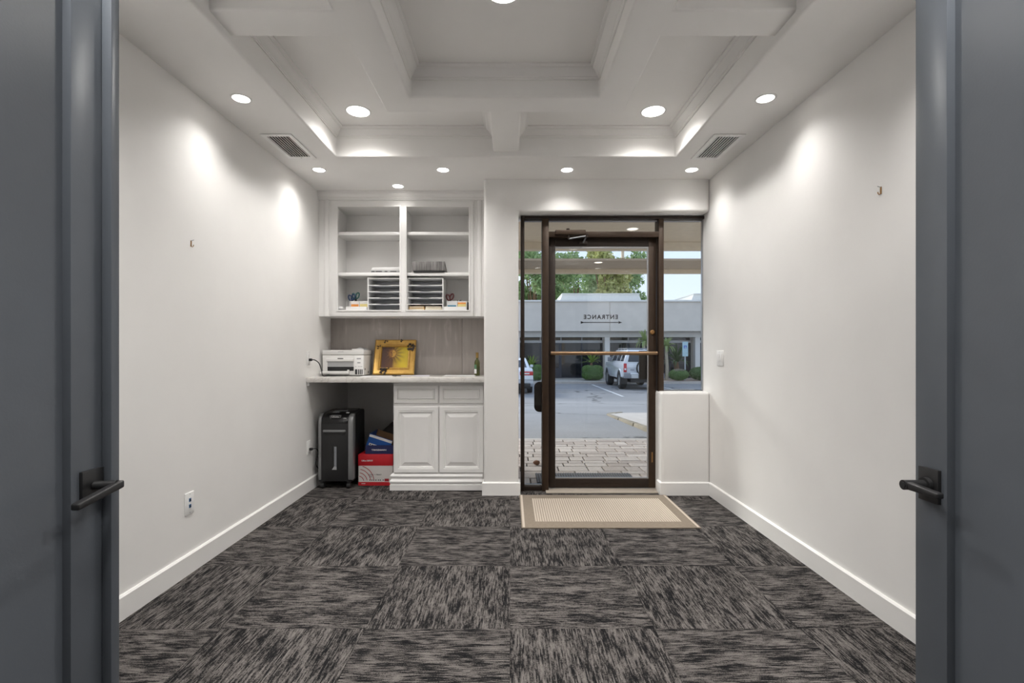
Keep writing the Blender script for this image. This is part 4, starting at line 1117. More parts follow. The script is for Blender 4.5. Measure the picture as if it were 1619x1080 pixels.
# papers and a pen
def sheet(x, y, rz, mat, label, n=2):
    t = thing('paper_sheet', (x, y, ZW+0.0004), label, 'paper', 'loose papers on the worktop', rot=(0, 0, R(rz)))
    for k in range(n):
        o = MB().box(-0.14, 0.14, -0.105, 0.105, k*0.0012, k*0.0012+0.001).build('page', mat, t, local=True)
        o.rotation_euler = (0, 0, R(4*k))
sheet(-0.86, 4.36, 6, 'paper_lilac', 'lilac papers lying on the worktop in front of the picture frame')
sheet(-0.45, 4.40, -4, 'paper', 'white papers lying on the worktop beside the bottle')
sheet(-1.15, 4.28, 3, 'paper', 'white papers at the worktop edge in front of the printer side', 1)
t = thing('eyeglasses', (sx(627, 4.3), 4.30, ZW), 'folded black eyeglasses at the front of the worktop', 'eyeglasses')
gx = sx(627, 4.3)
for s in (-1, 1):
    pts = [(gx + s*0.022 + 0.016*math.cos(2*math.pi*k/12), 4.30 + 0.012*math.sin(2*math.pi*k/12), ZW+0.006) for k in range(12)]
    MB().tube(pts, 0.0025, 6, closed=True).build('rim', 'black_plastic', t)
MB().tube([(gx-0.038, 4.31, ZW+0.004), (gx+0.03, 4.325, ZW+0.004)], 0.0028, 6).build('temple', 'black_plastic', t)
MB().tube([(gx-0.006, 4.30, ZW+0.006), (gx+0.006, 4.30, ZW+0.006)], 0.0025, 6).build('bridge', 'black_plastic', t)

# ================================================================== UNDER THE WORKTOP
# paper shredder
a0, a1 = -1.642, -1.346
t = thing('paper_shredder', ((a0+a1)/2, 4.36, 0), 'black and silver paper shredder on casters under the worktop', 'shredder')
SP = [(4.205, 0.062), (4.205, 0.560), (4.214, 0.600), (4.240, 0.626), (4.275, 0.636), (4.54, 0.648), (4.555, 0.63), (4.56, 0.10), (4.545, 0.062)]
MB().prism(SP, a0+0.004, a1-0.004, 'x').build('body', 'graphite_plastic', t, bevel=0.006)
SQ = [(4.199, 0.075), (4.199, 0.562), (4.208, 0.603), (4.235, 0.631), (4.272, 0.641), (4.275, 0.60), (4.26, 0.075)]
MB().prism(SQ, a0, a0+0.026, 'x').build('side_strip', 'silver_plastic', t, bevel=0.008, seg=3)
MB().prism(SQ, a1-0.042, a1+0.002, 'x').build('side_strip', 'silver_plastic', t, bevel=0.010, seg=3)
hd = MB().prism([(4.201, 0.560), (4.211, 0.600), (4.237, 0.629), (4.27, 0.640), (4.545, 0.652), (4.545, 0.640), (4.25, 0.60), (4.215, 0.560)], a0+0.028, a1-0.044, 'x').build('head', 'black_gloss', t, bevel=0.003)
box('seam', 'black_plastic', (a0+0.026, a1-0.042, 4.2035, 4.206, 0.556, 0.560), t)
f_ = lambda px: sx(px, 4.2)
g_ = lambda py: sz(py, 4.2)
hb = MB().box(f_(511), f_(546.5), 4.190, 4.206, g_(683.4), g_(679.8)).build('handle_bar', 'silver_plastic', t, bevel=0.004, seg=3)
MB().prism([(f_(511), g_(683)), (f_(546.5), g_(683)), (f_(545), g_(687.5)), (f_(541), g_(688.6)), (f_(516), g_(688.6)), (f_(512.5), g_(687.5))], 4.2035, 4.206, 'y').build('handle_recess', 'black_gloss', hb)
bw = box('bin_window', 'black_gloss', (f_(525), f_(532.8), 4.2030, 4.206, g_(743.5), g_(703.5)), t, bevel=0.001)
box('window_strip', 'car_grey', (f_(528), f_(532), 4.2020, 4.2035, g_(738), g_(706.5)), bw)
MB().prism([(f_(524.5), g_(743)), (f_(532.2), g_(743)), (f_(532), g_(738)), (f_(528), g_(737.5))], 4.2015, 4.2035, 'y').build('paper_scrap', 'printer_grey', bw)
bd = MB().prism(roundrect(f_(522), f_(538), g_(661), g_(657), 0.006), 4.196, 4.232, 'y').build('badge', 'silver_plastic', t)
MB().prism(roundrect(f_(522.5), f_(537.5), g_(660.6), g_(657.4), 0.005), 4.1955, 4.1965, 'y').build('badge_field', 'black_gloss', bd)
lettering('Fellowes', 0.019, 'print_white', (f_(530), 4.1950, g_(659)), (1, 0, 0), (0, 0, 1), bd)
tp = thing('control_strip', (0, 0, 0)); tp.parent = t; tp.location = -ORG[t]
MB().box(-1.56, -1.44, 4.36, 4.385, 0.645, 0.6500).build('paper_slot', 'silver_plastic', tp, bevel=0.001)
MB().box(-1.55, -1.545+0.05, 4.30, 4.31, 0.642, 0.6475).build('button_row', 'silver_plastic', tp)
MB().box(-1.425, -1.40, 4.27, 4.29, 0.640, 0.6455).build('indicator', 'print_white', tp)
for (x_, y_) in ((a0+0.03, 4.225), (a1-0.04, 4.225), (a0+0.03, 4.53), (a1-0.04, 4.53)):
    c_ = MB().lathe([(0.012, -0.017), (0.024, -0.015), (0.0255, 0), (0.024, 0.015), (0.012, 0.017)], (x_, y_, 0.026), 16, 'x').build('caster', 'rubber', t, smooth=True)
    MB().box(x_-0.014, x_+0.014, y_-0.018, y_+0.018, 0.045, 0.072).build('caster_fork', 'black_plastic', c_, bevel=0.003)
# copy-paper carton
c0, c1, d0, d1 = -1.332, -1.030, 4.305, 4.72
t = thing('paper_carton', ((c0+c1)/2, d0, 0), 'red and white copy paper carton on the carpet under the worktop', 'box')
zc = lambda py: sz(py, 4.305)
box('tray', 'card_white', (c0+0.002, c1-0.002, d0+0.002, d1-0.002, 0.001, zc(736)), t)
lid = MB().box(c0, c1, d0, d1, zc(736.5), zc(719)).build('lid', 'card_red', t, bevel=0.002)
box('bottom_band', 'card_red', (c0+0.0015, c1-0.0015, d0+0.0012, d1-0.0015, 0.001, zc(762.2)), t)
f5 = lambda px: sx(px, 4.305)
lettering('Office DEPOT', 0.017, 'print_white', (f5(580.5), d0-0.0008, zc(728.6)), (1, 0, 0), (0, 0, 1), lid, bold=0.0006, stretch=1.0)
lettering('COPY + PRINT', 0.0165, 'print_dark', (f5(593), d0+0.0008, zc(750.8)), (1, 0, 0), (0, 0, 1), t, stretch=1.05)
lettering('PAPER', 0.009, 'print_dark', (f5(586), d0+0.0008, zc(753.8)), (1, 0, 0), (0, 0, 1), t)
ln = MB()
for k, px in enumerate((584, 587, 590, 593.5, 597.5, 600.5, 605)): ln.box(f5(px), f5(px+1.6), d0+0.0005, d0+0.0015, zc(760), zc(758.4))
ln.build('print_marks', 'print_dark', t)
box('print_patch', 'print_red', (f5(608), f5(614.8), d0+0.0005, d0+0.0015, zc(761), zc(757)), t)
arcs = MB()
for r_ in (0.045, 0.075, 0.105, 0.135):
    arcs.prism([(f5(566.4) + (r_+0.005)*math.cos(R(a)), zc(761.5) + (r_+0.005)*math.sin(R(a))) for a in range(8, 84, 6) if 0.001 < zc(761.5) + r_*math.sin(R(a)) < zc(737.5)] +
               [(f5(566.4) + r_*math.cos(R(a)), zc(761.5) + r_*math.sin(R(a))) for a in range(80, 7, -6) if 0.001 < zc(761.5) + r_*math.sin(R(a)) < zc(737.5)], d0+0.0008, d0+0.0016, 'y')
arcs.build('print_arcs', 'print_red', t)
lettering('BUSINESS', 0.008, 'print_white', (f5(574.5), d0+0.0008, zc(764.8)), (1, 0, 0), (0, 0, 1), t, bold=0.0003)
# navy carton turned upside down on it
zt0 = zc(719) + 0.001
n0, n1 = sx(578, 4.34), -1.032
t = thing('navy_carton', ((n0+n1)/2, 4.335, zt0), 'shallow navy blue carton tray on top of the red paper carton', 'box')
for nm, b_ in (('front_wall', (n0, n1, 4.332, 4.336, zt0, zt0+0.076)), ('back_wall', (n0, n1, 4.636, 4.64, zt0, zt0+0.076)), ('side_wall', (n0, n0+0.004, 4.336, 4.636, zt0, zt0+0.076)),
               ('side_wall', (n1-0.004, n1, 4.336, 4.636, zt0, zt0+0.076)), ('bottom', (n0+0.004, n1-0.004, 4.336, 4.636, zt0, zt0+0.004))):
    box(nm, 'card_navy', b_, t)
lettering('HAMMERMILL', 0.018, 'print_white', (sx(599, 4.33), 4.3315, zt0+0.036), (-1, 0, 0), (0, 0, -1), t, bold=0.0004, stretch=1.2)
# open blue box tipped on it
t = thing('open_blue_box', (-1.172, 4.342, zt0+0.046), 'open bright blue cardboard box tipped into the navy carton tray', 'box', rot=(R(0), R(18), R(0)))
wq, dq, hq = 0.105, 0.25, 0.105
for nm, mt, b_ in (('front_wall', 'card_blue', (-wq, wq, 0, 0.004, 0, hq)), ('back_wall', 'cardboard', (-wq, wq, dq-0.004, dq, 0, hq)),
                   ('side_wall', 'card_blue', (-wq, -wq+0.004, 0.004, dq-0.004, 0, hq)), ('side_wall', 'cardboard', (wq-0.004, wq, 0.004, dq-0.004, 0, hq)), ('bottom', 'cardboard', (-wq+0.004, wq-0.004, 0.004, dq-0.004, 0, 0.004))):
    box(nm, mt, b_, t, local=True)
box('liner', 'cardboard', (-wq+0.004, wq-0.004, 0.004, 0.006, 0.004, hq), t, local=True)
box('white_band', 'print_white', (-wq+0.002, wq, -0.001, 0, hq-0.026, hq-0.004), t, local=True)
box('print_patch', 'print_white', (-wq+0.02, wq-0.05, -0.001, 0, 0.006, 0.026), t, local=True)
mk = MB()
for k in range(7): mk.box(-wq+0.028 + k*0.020, -wq+0.040 + k*0.020, -0.0016, -0.0008, 0.011, 0.020)
mk.build('print_marks', 'print_dark', t, local=True)
# dark bag slumped at the back
t = thing('fabric_bag', (-1.13, 4.93, 0), 'dark fabric bag slumped behind the cartons', 'bag')
mb = MB()
bmesh.ops.create_icosphere(mb.bm, subdivisions=4, radius=1.0)
for v in mb.bm.verts:
    k = 1 + 0.10*math.sin(5*v.co.x + 2*v.co.z) + 0.06*math.sin(9*v.co.y + 4*v.co.x)
    v.co = Vector((-1.13 + 0.26*k*v.co.x, 4.93 + 0.17*v.co.y, max(0.001, 0.20 + 0.25*k*v.co.z)))
mb.build('bag_body', 'bag_fabric', t, smooth=True)
MB().tube([(-1.20, 4.86, 0.40), (-1.17, 4.83, 0.455), (-1.09, 4.82, 0.46), (-1.03, 4.85, 0.40)], 0.009, 8).build('strap', 'bag_fabric', t, smooth=True)

# ================================================================== OUTLETS, SWITCH, WALL HARDWARE
def plate(name, x, s, yc, zc, w, hgt, label, cat, group=None):
    t = thing(name, (x, yc, zc), label, cat, group)
    a, b_ = sorted((x, x + s*0.006))
    MB().box(a, b_, yc-w/2, yc+w/2, zc-hgt/2, zc+hgt/2).build('cover_plate', 'white_plastic', t, bevel=0.002)
    for zz in (-hgt*0.42, hgt*0.42):
        MB().cyl((x + s*0.006, yc, zc+zz), (x + s*0.0068, yc, zc+zz), 0.0025, n=8).build('screw', 'steel', t)
    return t
t = plate('data_outlet', XL, 1, 2.597, 0.368, 0.070, 0.116, 'white data outlet plate with two dark ports low on the wall', 'outlet')
for zz in (-0.016, 0.016):
    q = MB().box(XL+0.004, XL+0.0075, 2.597-0.008, 2.597+0.008, 0.370+zz-0.009, 0.370+zz+0.009).build('port', 'tile_blue', t)
    MB().box(XL+0.0072, XL+0.0080, 2.597-0.005, 2.597+0.005, 0.370+zz-0.006, 0.370+zz+0.004).build('socket', 'black_plastic', q)
def power_outlet(yc, zc, label, cordlabel, path):
    t = plate('power_outlet', XL, 1, yc, zc, 0.074, 0.118, label, 'outlet', 'power outlets in the niche')
    MB().box(XL+0.005, XL+0.0085, yc-0.017, yc+0.017, zc-0.034, zc+0.034).build('receptacle', 'white_plastic', t, bevel=0.001)
    for zz in (0.012, 0.024):
        MB().box(XL+0.008, XL+0.0090, yc-0.006, yc-0.004, zc+zz-0.003, zc+zz+0.003).build('slot', 'black_plastic', t)
    c = thing('power_cable', (XL+0.02, yc, zc-0.012), cordlabel, 'cord', 'power cords in the niche')
    MB().box(XL+0.009, XL+0.034, yc-0.011, yc+0.011, zc-0.024, zc-0.002).build('plug', 'black_plastic', c, bevel=0.004)
    pts = [Vector(p) for p in path]
    sm = []
    for i in range(len(pts)-1):
        p_, q_ = pts[max(i-1, 0)], pts[min(i+2, len(pts)-1)]
        for k in range(6):
            u = k/6
            a_, b_ = pts[i], pts[i+1]
            sm.append(0.5*((2*a_) + (b_-p_)*u + (2*p_-5*a_+4*b_-q_)*u*u + (3*a_-p_-3*b_+q_)*u**3))
    sm.append(pts[-1])
    MB().tube(sm, 0.0042, 8).build('cable', 'black_plastic', c, smooth=True)
power_outlet(4.125, 1.117, 'white power outlet with black plug above the worktop end', 'black printer cord curving from the outlet down to the worktop',
             [(XL+0.030, 4.125, 1.104), (XL+0.055, 4.13, 1.102), (XL+0.078, 4.16, 1.075), (XL+0.083, 4.20, 1.02), (XL+0.075, 4.25, ZW+0.012), (XL+0.09, 4.29, ZW+0.0055), (XL+0.10, 4.33, ZW+0.010), (XL+0.07, 4.365, ZW+0.0055)])
power_outlet(4.135, 0.366, 'white power outlet with black plug low beside the shredder', 'black shredder cord hanging from the low outlet behind the shredder',
             [(XL+0.030, 4.135, 0.353), (XL+0.05, 4.17, 0.350), (XL+0.036, 4.25, 0.30), (XL+0.022, 4.24, 0.20), (XL+0.022, 4.35, 0.14), (XL+0.022, 4.50, 0.20), (XL+0.03, 4.62, 0.20)])
t = plate('light_switch', XR, -1, 3.815, 1.120, 0.117, 0.118, 'white double rocker light switch beside the side window', 'switch')
for yy in (-0.024, 0.024):
    MB().hull8([(XR-0.0065, 3.815+yy-0.016, 1.086), (XR-0.0065, 3.815+yy+0.016, 1.086), (XR-0.004, 3.815+yy+0.016, 1.086), (XR-0.004, 3.815+yy-0.016, 1.086),
                (XR-0.0105, 3.815+yy-0.016, 1.154), (XR-0.0105, 3.815+yy+0.016, 1.154), (XR-0.004, 3.815+yy+0.016, 1.154), (XR-0.004, 3.815+yy-0.016, 1.154)]).build('rocker', 'white_plastic', t, bevel=0.001)
def hook(x, s, y, z, name, label, mat):
    t = thing(name, (x, y, z), label, name.split('_')[-1])
    MB().box(min(x, x+s*0.002), max(x, x+s*0.002), y-0.004, y+0.004, z-0.018, z+0.014).build('back_strip', mat, t)
    MB().tube([(x+s*0.002, y, z+0.012), (x+s*0.016, y, z+0.017)], 0.0018, 6).build('nail', 'steel', t)
    MB().tube([(x+s*0.002, y, z-0.016), (x+s*0.008, y, z-0.020), (x+s*0.013, y, z-0.016), (x+s*0.014, y, z-0.009)], 0.0022, 6).build('hook', mat, t)
hook(XL, 1, 2.614, 1.745, 'picture_hook', 'small picture hook on the bare long wall by the cabinet side', 'brass')
hook(XR, -1, 2.163, 1.878, 'picture_hook', 'small brass picture hook high on the wall with the light switch', 'brass')

# ------------------------------------------------------------------ entrance mat
t = thing('door_mat', (0.67, 3.63, 0), 'beige woven mat with taupe border in front of the glass door', 'mat')
mx0, mx1, my0, my1 = 0.073, 1.262, 3.250, 4.000
box('border', 'mat_border', (mx0, mx1, my0, my1, 0.0005, 0.008), t, bevel=0.002)
box('field', 'mat_groove', (0.168, 1.172, 3.358, 3.896, 0.008, 0.0088), t)
ri = MB()
n = 60
for k in range(n):
    xx = 0.168 + (1.172-0.168)*(k+0.5)/n
    w_ = (1.172-0.168)/n*0.36
    ri.prism([(xx-w_, 0.0085), (xx+w_, 0.0085), (xx+w_*0.6, 0.0112), (xx-w_*0.6, 0.0112)], 3.360, 3.894, 'y')
ri.build('ridges', 'mat_cream', t, kind='stuff')
for (a, b_) in ((mx0+0.008, mx0+0.024), (mx1-0.024, mx1-0.008)): box('edge_stripe', 'mat_cream', (a, b_, my0+0.004, my1-0.004, 0.008, 0.0092), t)

# ================================================================== OUTSIDE
GZ = -0.498                                     # level of the car park; it falls away from the entrance
def gz(y):
    if y < 6.77: return -0.033
    return -0.033 + (GZ+0.033)*min(1.0, (y-6.77)/10.2)
# paved apron before the door
paving = MB().box(-3.0, 6.0, 4.246, 6.66, -0.12, -0.030).build('paving', 'joint_sand', **ST)
pr = random.Random(11)
y = 4.30
row = 0
while y < 6.60:
    hrow = (0.115, 0.200, 0.155)[row % 3]
    hrow = min(hrow, 6.655-y)
    x = -0.75 + pr.uniform(-0.15, 0.0)
    while x < 2.35:
        w = pr.choice((0.155, 0.23, 0.23, 0.30))
        g = 0.0065
        o = MB().box(x+g, x+w-g, y+g, y+hrow-g, -0.030, -0.012 + pr.uniform(-0.0015, 0.0015)).build('paver', 'paver_stone', paving, bevel=0.004, seg=1)
        x += w
    y += hrow; row += 1
box('paving_edge', 'concrete_light', (-12, 9, 6.66, 6.78, -0.15, -0.016), bevel=0.006, **ST)
t = MB()
ys = [6.78, 9, 12, 15, 16.97, 20, 26.5]
vv = [[t.bm.verts.new((x_, y_, gz(y_))) for y_ in ys] for x_ in (-40, 0, 10, 50)]
for i in range(3):
    for j in range(len(ys)-1): t.bm.faces.new((vv[i][j], vv[i+1][j], vv[i+1][j+1], vv[i][j+1]))
lot = t.build('parking_lot', 'asphalt', **ST)
lot['label'] = 'grey cracked asphalt car park beyond the entrance'
for k, xx in enumerate((-6.6, -3.9, -1.2, 1.55, 4.28, 7.4, 10.4)):
    box('parking_line', 'line_paint', (xx-0.05, xx+0.05, 18.7, 25.7, GZ, GZ+0.004), **ST)
# low concrete island with kerb stones beside the drive
isl = thing('kerb_island', (4, 9, -0.1), kind='structure', label='low concrete island edged with tan kerb stones')
def islz(y_): return gz(y_) + 0.02 + 0.045*max(0.0, min(1.0, (11.1-y_)/3.5))
m_ = MB(); yy = [6.80, 7.6, 8.6, 9.6, 10.6, 11.05]
A = [m_.bm.verts.new((2.24, y_, islz(y_))) for y_ in yy]; Bv = [m_.bm.verts.new((8.5, y_, islz(y_))) for y_ in yy]
for i in range(len(yy)-1): m_.bm.faces.new((A[i], Bv[i], Bv[i+1], A[i+1]))
tip = m_.bm.verts.new((2.6, 11.4, islz(11.4))); tp2 = m_.bm.verts.new((8.5, 11.4, islz(11.4)))
m_.bm.faces.new((A[-1], Bv[-1], tp2, tip))
m_.build('slab', 'concrete_light', isl)
kb = [6.80, 7.55, 8.55, 9.75, 10.95]
for a, b_ in zip(kb[:-1], kb[1:]):
    MB().hull8([(2.11, a+0.008, gz(a)-0.05), (2.24, a+0.008, gz(a)-0.05), (2.24, b_-0.008, gz(b_)-0.05), (2.13, b_-0.008, gz(b_)-0.05),
                (2.13, a+0.008, islz(a)+0.004), (2.24, a+0.008, islz(a)+0.004), (2.24, b_-0.008, islz(b_)+0.004), (2.14, b_-0.008, islz(b_)+0.004)]).build('kerb_stone', 'kerb_tan', isl, bevel=0.01)
MB().prism([(2.24, 10.95), (2.14, 10.95), (2.20, 11.2), (2.36, 11.38), (2.6, 11.5), (2.6, 11.4), (2.42, 11.28)], gz(11)-0.05, islz(11.2)+0.002, 'z').build('kerb_stone', 'kerb_tan', isl)
# outdoor mat and a stone that props the door
t = thing('outdoor_mat', (0.69, 4.58, -0.012), 'dark grey ribbed outdoor mat on the pavers by the glass door', 'mat')
box('mat_base', 'rubber', (0.240, 1.150, 4.40, 4.765, -0.0105, -0.004), t)
rb_ = MB()
for k in range(38): rb_.box(0.246 + k*0.0237, 0.246 + k*0.0237 + 0.014, 4.405, 4.760, -0.004, 0.002)
rb_.build('ribs', 'mat_outdoor', t, kind='stuff')
mb = MB(); bmesh.ops.create_icosphere(mb.bm, subdivisions=2, radius=1.0)
for v in mb.bm.verts:
    k = 1 + 0.18*math.sin(3*v.co.x + 1) * math.cos(2*v.co.y)
    v.co = Vector((0.272 + 0.043*k*v.co.x, 5.16 + 0.035*v.co.y, 0.012 + 0.023*k*max(v.co.z, -0.9)))
mb.build('door_stone', 'stone_brown', label='brown stone lying on the pavers outside the narrow side window', cat='stone')

# canopy over the walk: roof slab with a down-turned edge, then a free beam with a gap of sky between
can = thing('canopy', (1, 5.5, 2.66), kind='structure', label='beige stucco canopy over the entrance walk')
MB().box(-9, 12, 4.345, 6.67, 2.662, 2.95).build('roof_slab', 'stucco_beige', can)
MB().box(-9, 12, 6.67, 6.80, 2.565, 2.95).build('edge_beam', 'stucco_beige', can, bevel=0.006)
MB().box(-9, 12, 7.99, 8.81, 2.662, 2.695).build('cross_beam', 'stucco_shaded', can)  # shade of the underside is painted in; the lip keeps the lit tone
MB().box(-9, 12, 8.81, 8.93, 2.590, 2.70).build('cross_beam_lip', 'stucco_beige', can, bevel=0.006)
MB().box(1.80, 1.84, 7.96, 8.00, 2.695, 3.4).build('strut', 'stucco_beige', can)
for xx in (-5.5, 5.5):
    MB().box(xx-0.2, xx+0.2, 8.2, 8.6, -0.2, 2.662).build('column', 'stucco_beige', can)
for (px, py, zz, lb) in ((1000, 362, 2.662, 'round canopy downlight above the glass entrance'), (946, 415, 2.662, 'round downlight under the free canopy beam')):
    yy_ = (zz-CAMZ)*FPX/(558-py); xx = (px-807)*yy_/FPX
    downlight(xx, yy_, zz, 0.075, 3.0, lb, 'canopy downlights', 120, 'canopy_light', 'lamp_lens_outside')

# -------------------- building across the car park
bld = thing('far_building', (4, 29, GZ), 'long grey stucco office building across the car park', 'building')
SWZ = GZ + 0.12
MB().box(-40, 50, 26.5, 31.0, GZ-0.3, SWZ).build('sidewalk', 'concrete', None, **ST)
box('kerb', 'concrete_light', (-40, 50, 26.38, 26.5, GZ-0.2, SWZ+0.002), **ST)
zc_ = lambda py, y_: CAMZ + (558.0-py)*y_/FPX
cols = [-10.4, -5.0, 0.41, 5.80, 11.20, 16.6]
for a, b_ in zip([-15.8]+cols, cols+[22.0]):
    MB().box(a+0.02, b_-0.02, 28.7, 29.3, zc_(523.7, 28.7), zc_(477, 28.7)).build('fascia_panel', 'facade_grey', bld, bevel=0.01, seg=1)
box('fascia_core', 'facade_grey', (-15.9, 22, 28.75, 29.3, zc_(523.0, 28.75), zc_(477.5, 28.75)), bld)
box('parapet_cap', 'facade_light', (-15.9, 22.1, 28.62, 29.4, zc_(477, 28.7), zc_(474.6, 28.7)), bld)
box('soffit_band', 'facade_light', (-15.8, 22, 29.4, 30.3, zc_(533, 29.4), zc_(523.7, 28.7)+0.05), bld)  # lighter tone paints in the light falling on this band
box('roof', 'roof_white', (-15.9, 22, 29.3, 39, zc_(480, 28.7), zc_(479, 28.7)), bld)
box('back_wall', 'facade_grey', (-15.9, 22, 30.45, 38.9, SWZ, zc_(480, 28.7)), bld)
for c in cols:
    box('column', 'facade_light', (c-0.15, c+0.15, 29.42, 29.75, SWZ, zc_(533, 29.4)), bld, bevel=0.01, seg=1)
    box('fin_wall', 'facade_grey', (c-0.14, c-0.02, 29.75, 30.42, SWZ, zc_(533, 29.4)), bld)
# windows: clerestory strip, transom bar, big dark panes with mullions
def glazing(x0, x1, n, door_at=None):
    w = thing('window', ((x0+x1)/2, 30.2, SWZ), parent=bld); w.location = Vector(((x0+x1)/2, 30.2, SWZ)) - ORG[bld]
    zt_, za, zb2 = zc_(533, 29.4), zc_(538.2, 30.2), zc_(542.2, 30.2)
    box('transom', 'window_frame_white', (x0, x1, 30.16, 30.26, zb2, za), w)
    for k in range(n):
        a, b_ = x0 + (x1-x0)*k/n, x0 + (x1-x0)*(k+1)/n
        box('upper_pane', 'dark_glass', (a+0.03, b_-0.03, 30.22, 30.25, za, zt_), w)
        box('upper_mullion', 'window_frame_white', (b_-0.03, b_+0.03, 30.17, 30.25, za, zt_), w)
        if door_at == k:
            box('door_leaf', 'door_slate', (a+0.04, b_-0.04, 30.18, 30.24, SWZ+0.02, zb2), w)
            box('door_glass', 'dark_glass', (a+0.14, b_-0.14, 30.165, 30.185, SWZ+0.62, zb2-0.12), w)
            box('door_pull', 'steel', (a+0.5, b_-0.5, 30.12, 30.17, SWZ+0.36, SWZ+0.40), w)
        else:
            box('pane', 'dark_glass', (a+0.03, b_-0.03, 30.22, 30.25, SWZ+0.03, zb2), w)
        box('mullion', 'door_slate', (b_-0.035, b_+0.035, 30.17, 30.25, SWZ+0.03, zb2), w)
    box('low_rail', 'door_slate', (x0, x1, 30.19, 30.25, SWZ, SWZ+0.05), w)
for i, (a, b_) in enumerate(zip(cols[:-1], cols[1:])):
    glazing(a+0.15, b_-0.15, 4, 1 if i == 2 else None)
# rooftop screens
for (x0, x1, lbl) in ((2.95, 8.25, 'white rooftop equipment screen in front of the trees'), (11.1, 16.0, 'white rooftop equipment screen against the open sky')):
    t = thing('roof_screen', ((x0+x1)/2, 30.5, zc_(478, 28.7)), lbl, 'roof screen', 'roof screens on the far building')
    zb2, zt2 = zc_(479, 28.7), zc_(465.2, 30.5)
    MB().hull8([(x0, 30.5, zb2), (x1, 30.5, zb2), (x1, 34, zb2), (x0, 34, zb2), (x0+0.28, 30.55, zt2), (x1-0.28, 30.55, zt2), (x1-0.28, 34, zt2), (x0+0.28, 34, zt2)]).build('panel', 'roof_white', t)
    box('cap_rail', 'roof_white', (x0+0.24, x1-0.24, 30.46, 34.02, zt2, zt2+0.05), t)
    box('groove', 'facade_grey', (x0+0.22, x1-0.22, 30.505, 30.53, zb2+0.20, zb2+0.24), t)
    box('seam', 'facade_light', ((x0+x1)/2-0.05, (x0+x1)/2+0.05, 30.49, 30.54, zb2, zt2), t)
# planted strip before the right part of the facade
box('planting_bed', 'gravel_bed', (6.2, 16.5, 26.52, 29.3, SWZ, SWZ+0.012), **ST)

# -------------------- vegetation
def leaves(blobs, n, size, mat, name, parent, seed, flat=0.6, shell=0.55):
    """one foliage mesh of small quads scattered through ellipsoid blobs (centre, radii)"""
    r = np.random.default_rng(seed)
    vol = np.array([b[1][0]*b[1][1]*b[1][2] for b in blobs])**0.7
    idx = r.choice(len(blobs), n, p=vol/vol.sum())
    d = r.normal(size=(n, 3)); d /= np.linalg.norm(d, axis=1)[:, None]
    rad = shell + (1-shell)*r.random(n)**0.6
    C = np.array([b[0] for b in blobs])[idx]; Rr = np.array([b[1] for b in blobs])[idx]
    P = C + d*Rr*rad[:, None]
    nrm = d*0.7 + r.normal(size=(n, 3))*flat
    nrm /= np.linalg.norm(nrm, axis=1)[:, None]
    u = np.cross(nrm, r.normal(size=(n, 3))); u /= np.linalg.norm(u, axis=1)[:, None]
    w = np.cross(nrm, u)
    s = size*(0.6 + 0.8*r.random(n))[:, None]
    V = np.empty((n, 4, 3))
    V[:, 0] = P - u*s; V[:, 1] = P + w*s*0.45; V[:, 2] = P + u*s; V[:, 3] = P - w*s*0.45
    V -= np.array(ORG[parent])
    me = bpy.data.meshes.new(name)
    me.from_pydata(V.reshape(-1, 3).tolist(), [], np.arange(n*4).reshape(n, 4).tolist())
    me.materials.append(MATS[mat])
    o = bpy.data.objects.new(name, me)
    finish(o, parent, kind='stuff'); ORG[o] = ORG[parent].copy()
    return o
def hedge(x, y, rx, ry, h, label, mat, seed, square=False, dry=False):
    t = thing('hedge', (x, y, SWZ), label, 'hedge', 'clipped hedges before the far building')
    mb = MB(); bmesh.ops.create_icosphere(mb.bm, subdivisions=3, radius=1.0)
    for v in mb.bm.verts:
        c = v.co.copy()
        if square: c = Vector([math.copysign(abs(q)**0.5, q) for q in c])
        v.co = Vector((x + c.x*rx*0.93, y + c.y*ry*0.93, SWZ + 0.05 + (h-0.05)*0.5*(1 + c.z*0.95)))
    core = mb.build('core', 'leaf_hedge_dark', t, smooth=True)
    r = np.random.default_rng(seed)
    n = 2600
    d = r.normal(size=(n, 3)); d /= np.linalg.norm(d, axis=1)[:, None]
    if square: c = np.sign(d)*np.abs(d)**0.5
    else: c = d
    P = np.stack([x + c[:, 0]*rx, y + c[:, 1]*ry, SWZ + 0.05 + (h-0.05)*0.5*(1 + c[:, 2])], 1)
    nrm = d + r.normal(size=(n, 3))*0.6; nrm /= np.linalg.norm(nrm, axis=1)[:, None]
    u = np.cross(nrm, r.normal(size=(n, 3))); u /= np.linalg.norm(u, axis=1)[:, None]; w = np.cross(nrm, u)
    s = 0.035*(0.6 + 0.8*r.random(n))[:, None]
    V = np.stack([P-u*s, P+w*s*0.6, P+u*s, P-w*s*0.6], 1) - np.array(ORG[t])
    sel = (P[:, 2] > SWZ + h*0.86) & (np.abs(P[:, 0]-x) < rx*0.5) if dry else np.zeros(n, bool)
    for nm, mt, ss in (('foliage', mat, ~sel), ('dry_foliage', 'leaf_dry', sel)):
        k = int(ss.sum())
        if not k: continue
        me = bpy.data.meshes.new(nm)
        me.from_pydata(V[ss].reshape(-1, 3).tolist(), [], np.arange(k*4).reshape(k, 4).tolist())
        me.materials.append(MATS[mt]); o = bpy.data.objects.new(nm, me); finish(o, t, kind='stuff'); ORG[o] = ORG[t].copy()
    return t
def vx(px, y): return (px-807.0)*y/FPX
hedge(vx(846.0, 27.2), 27.2, 0.42, 0.36, 0.88, 'clipped green hedge behind the white sedan', 'leaf_hedge', 1, True)
hedge(vx(936.5, 27.6), 27.6, 0.56, 0.50, 0.84, 'square clipped green hedge under the middle sago palm', 'leaf_hedge', 2, True)
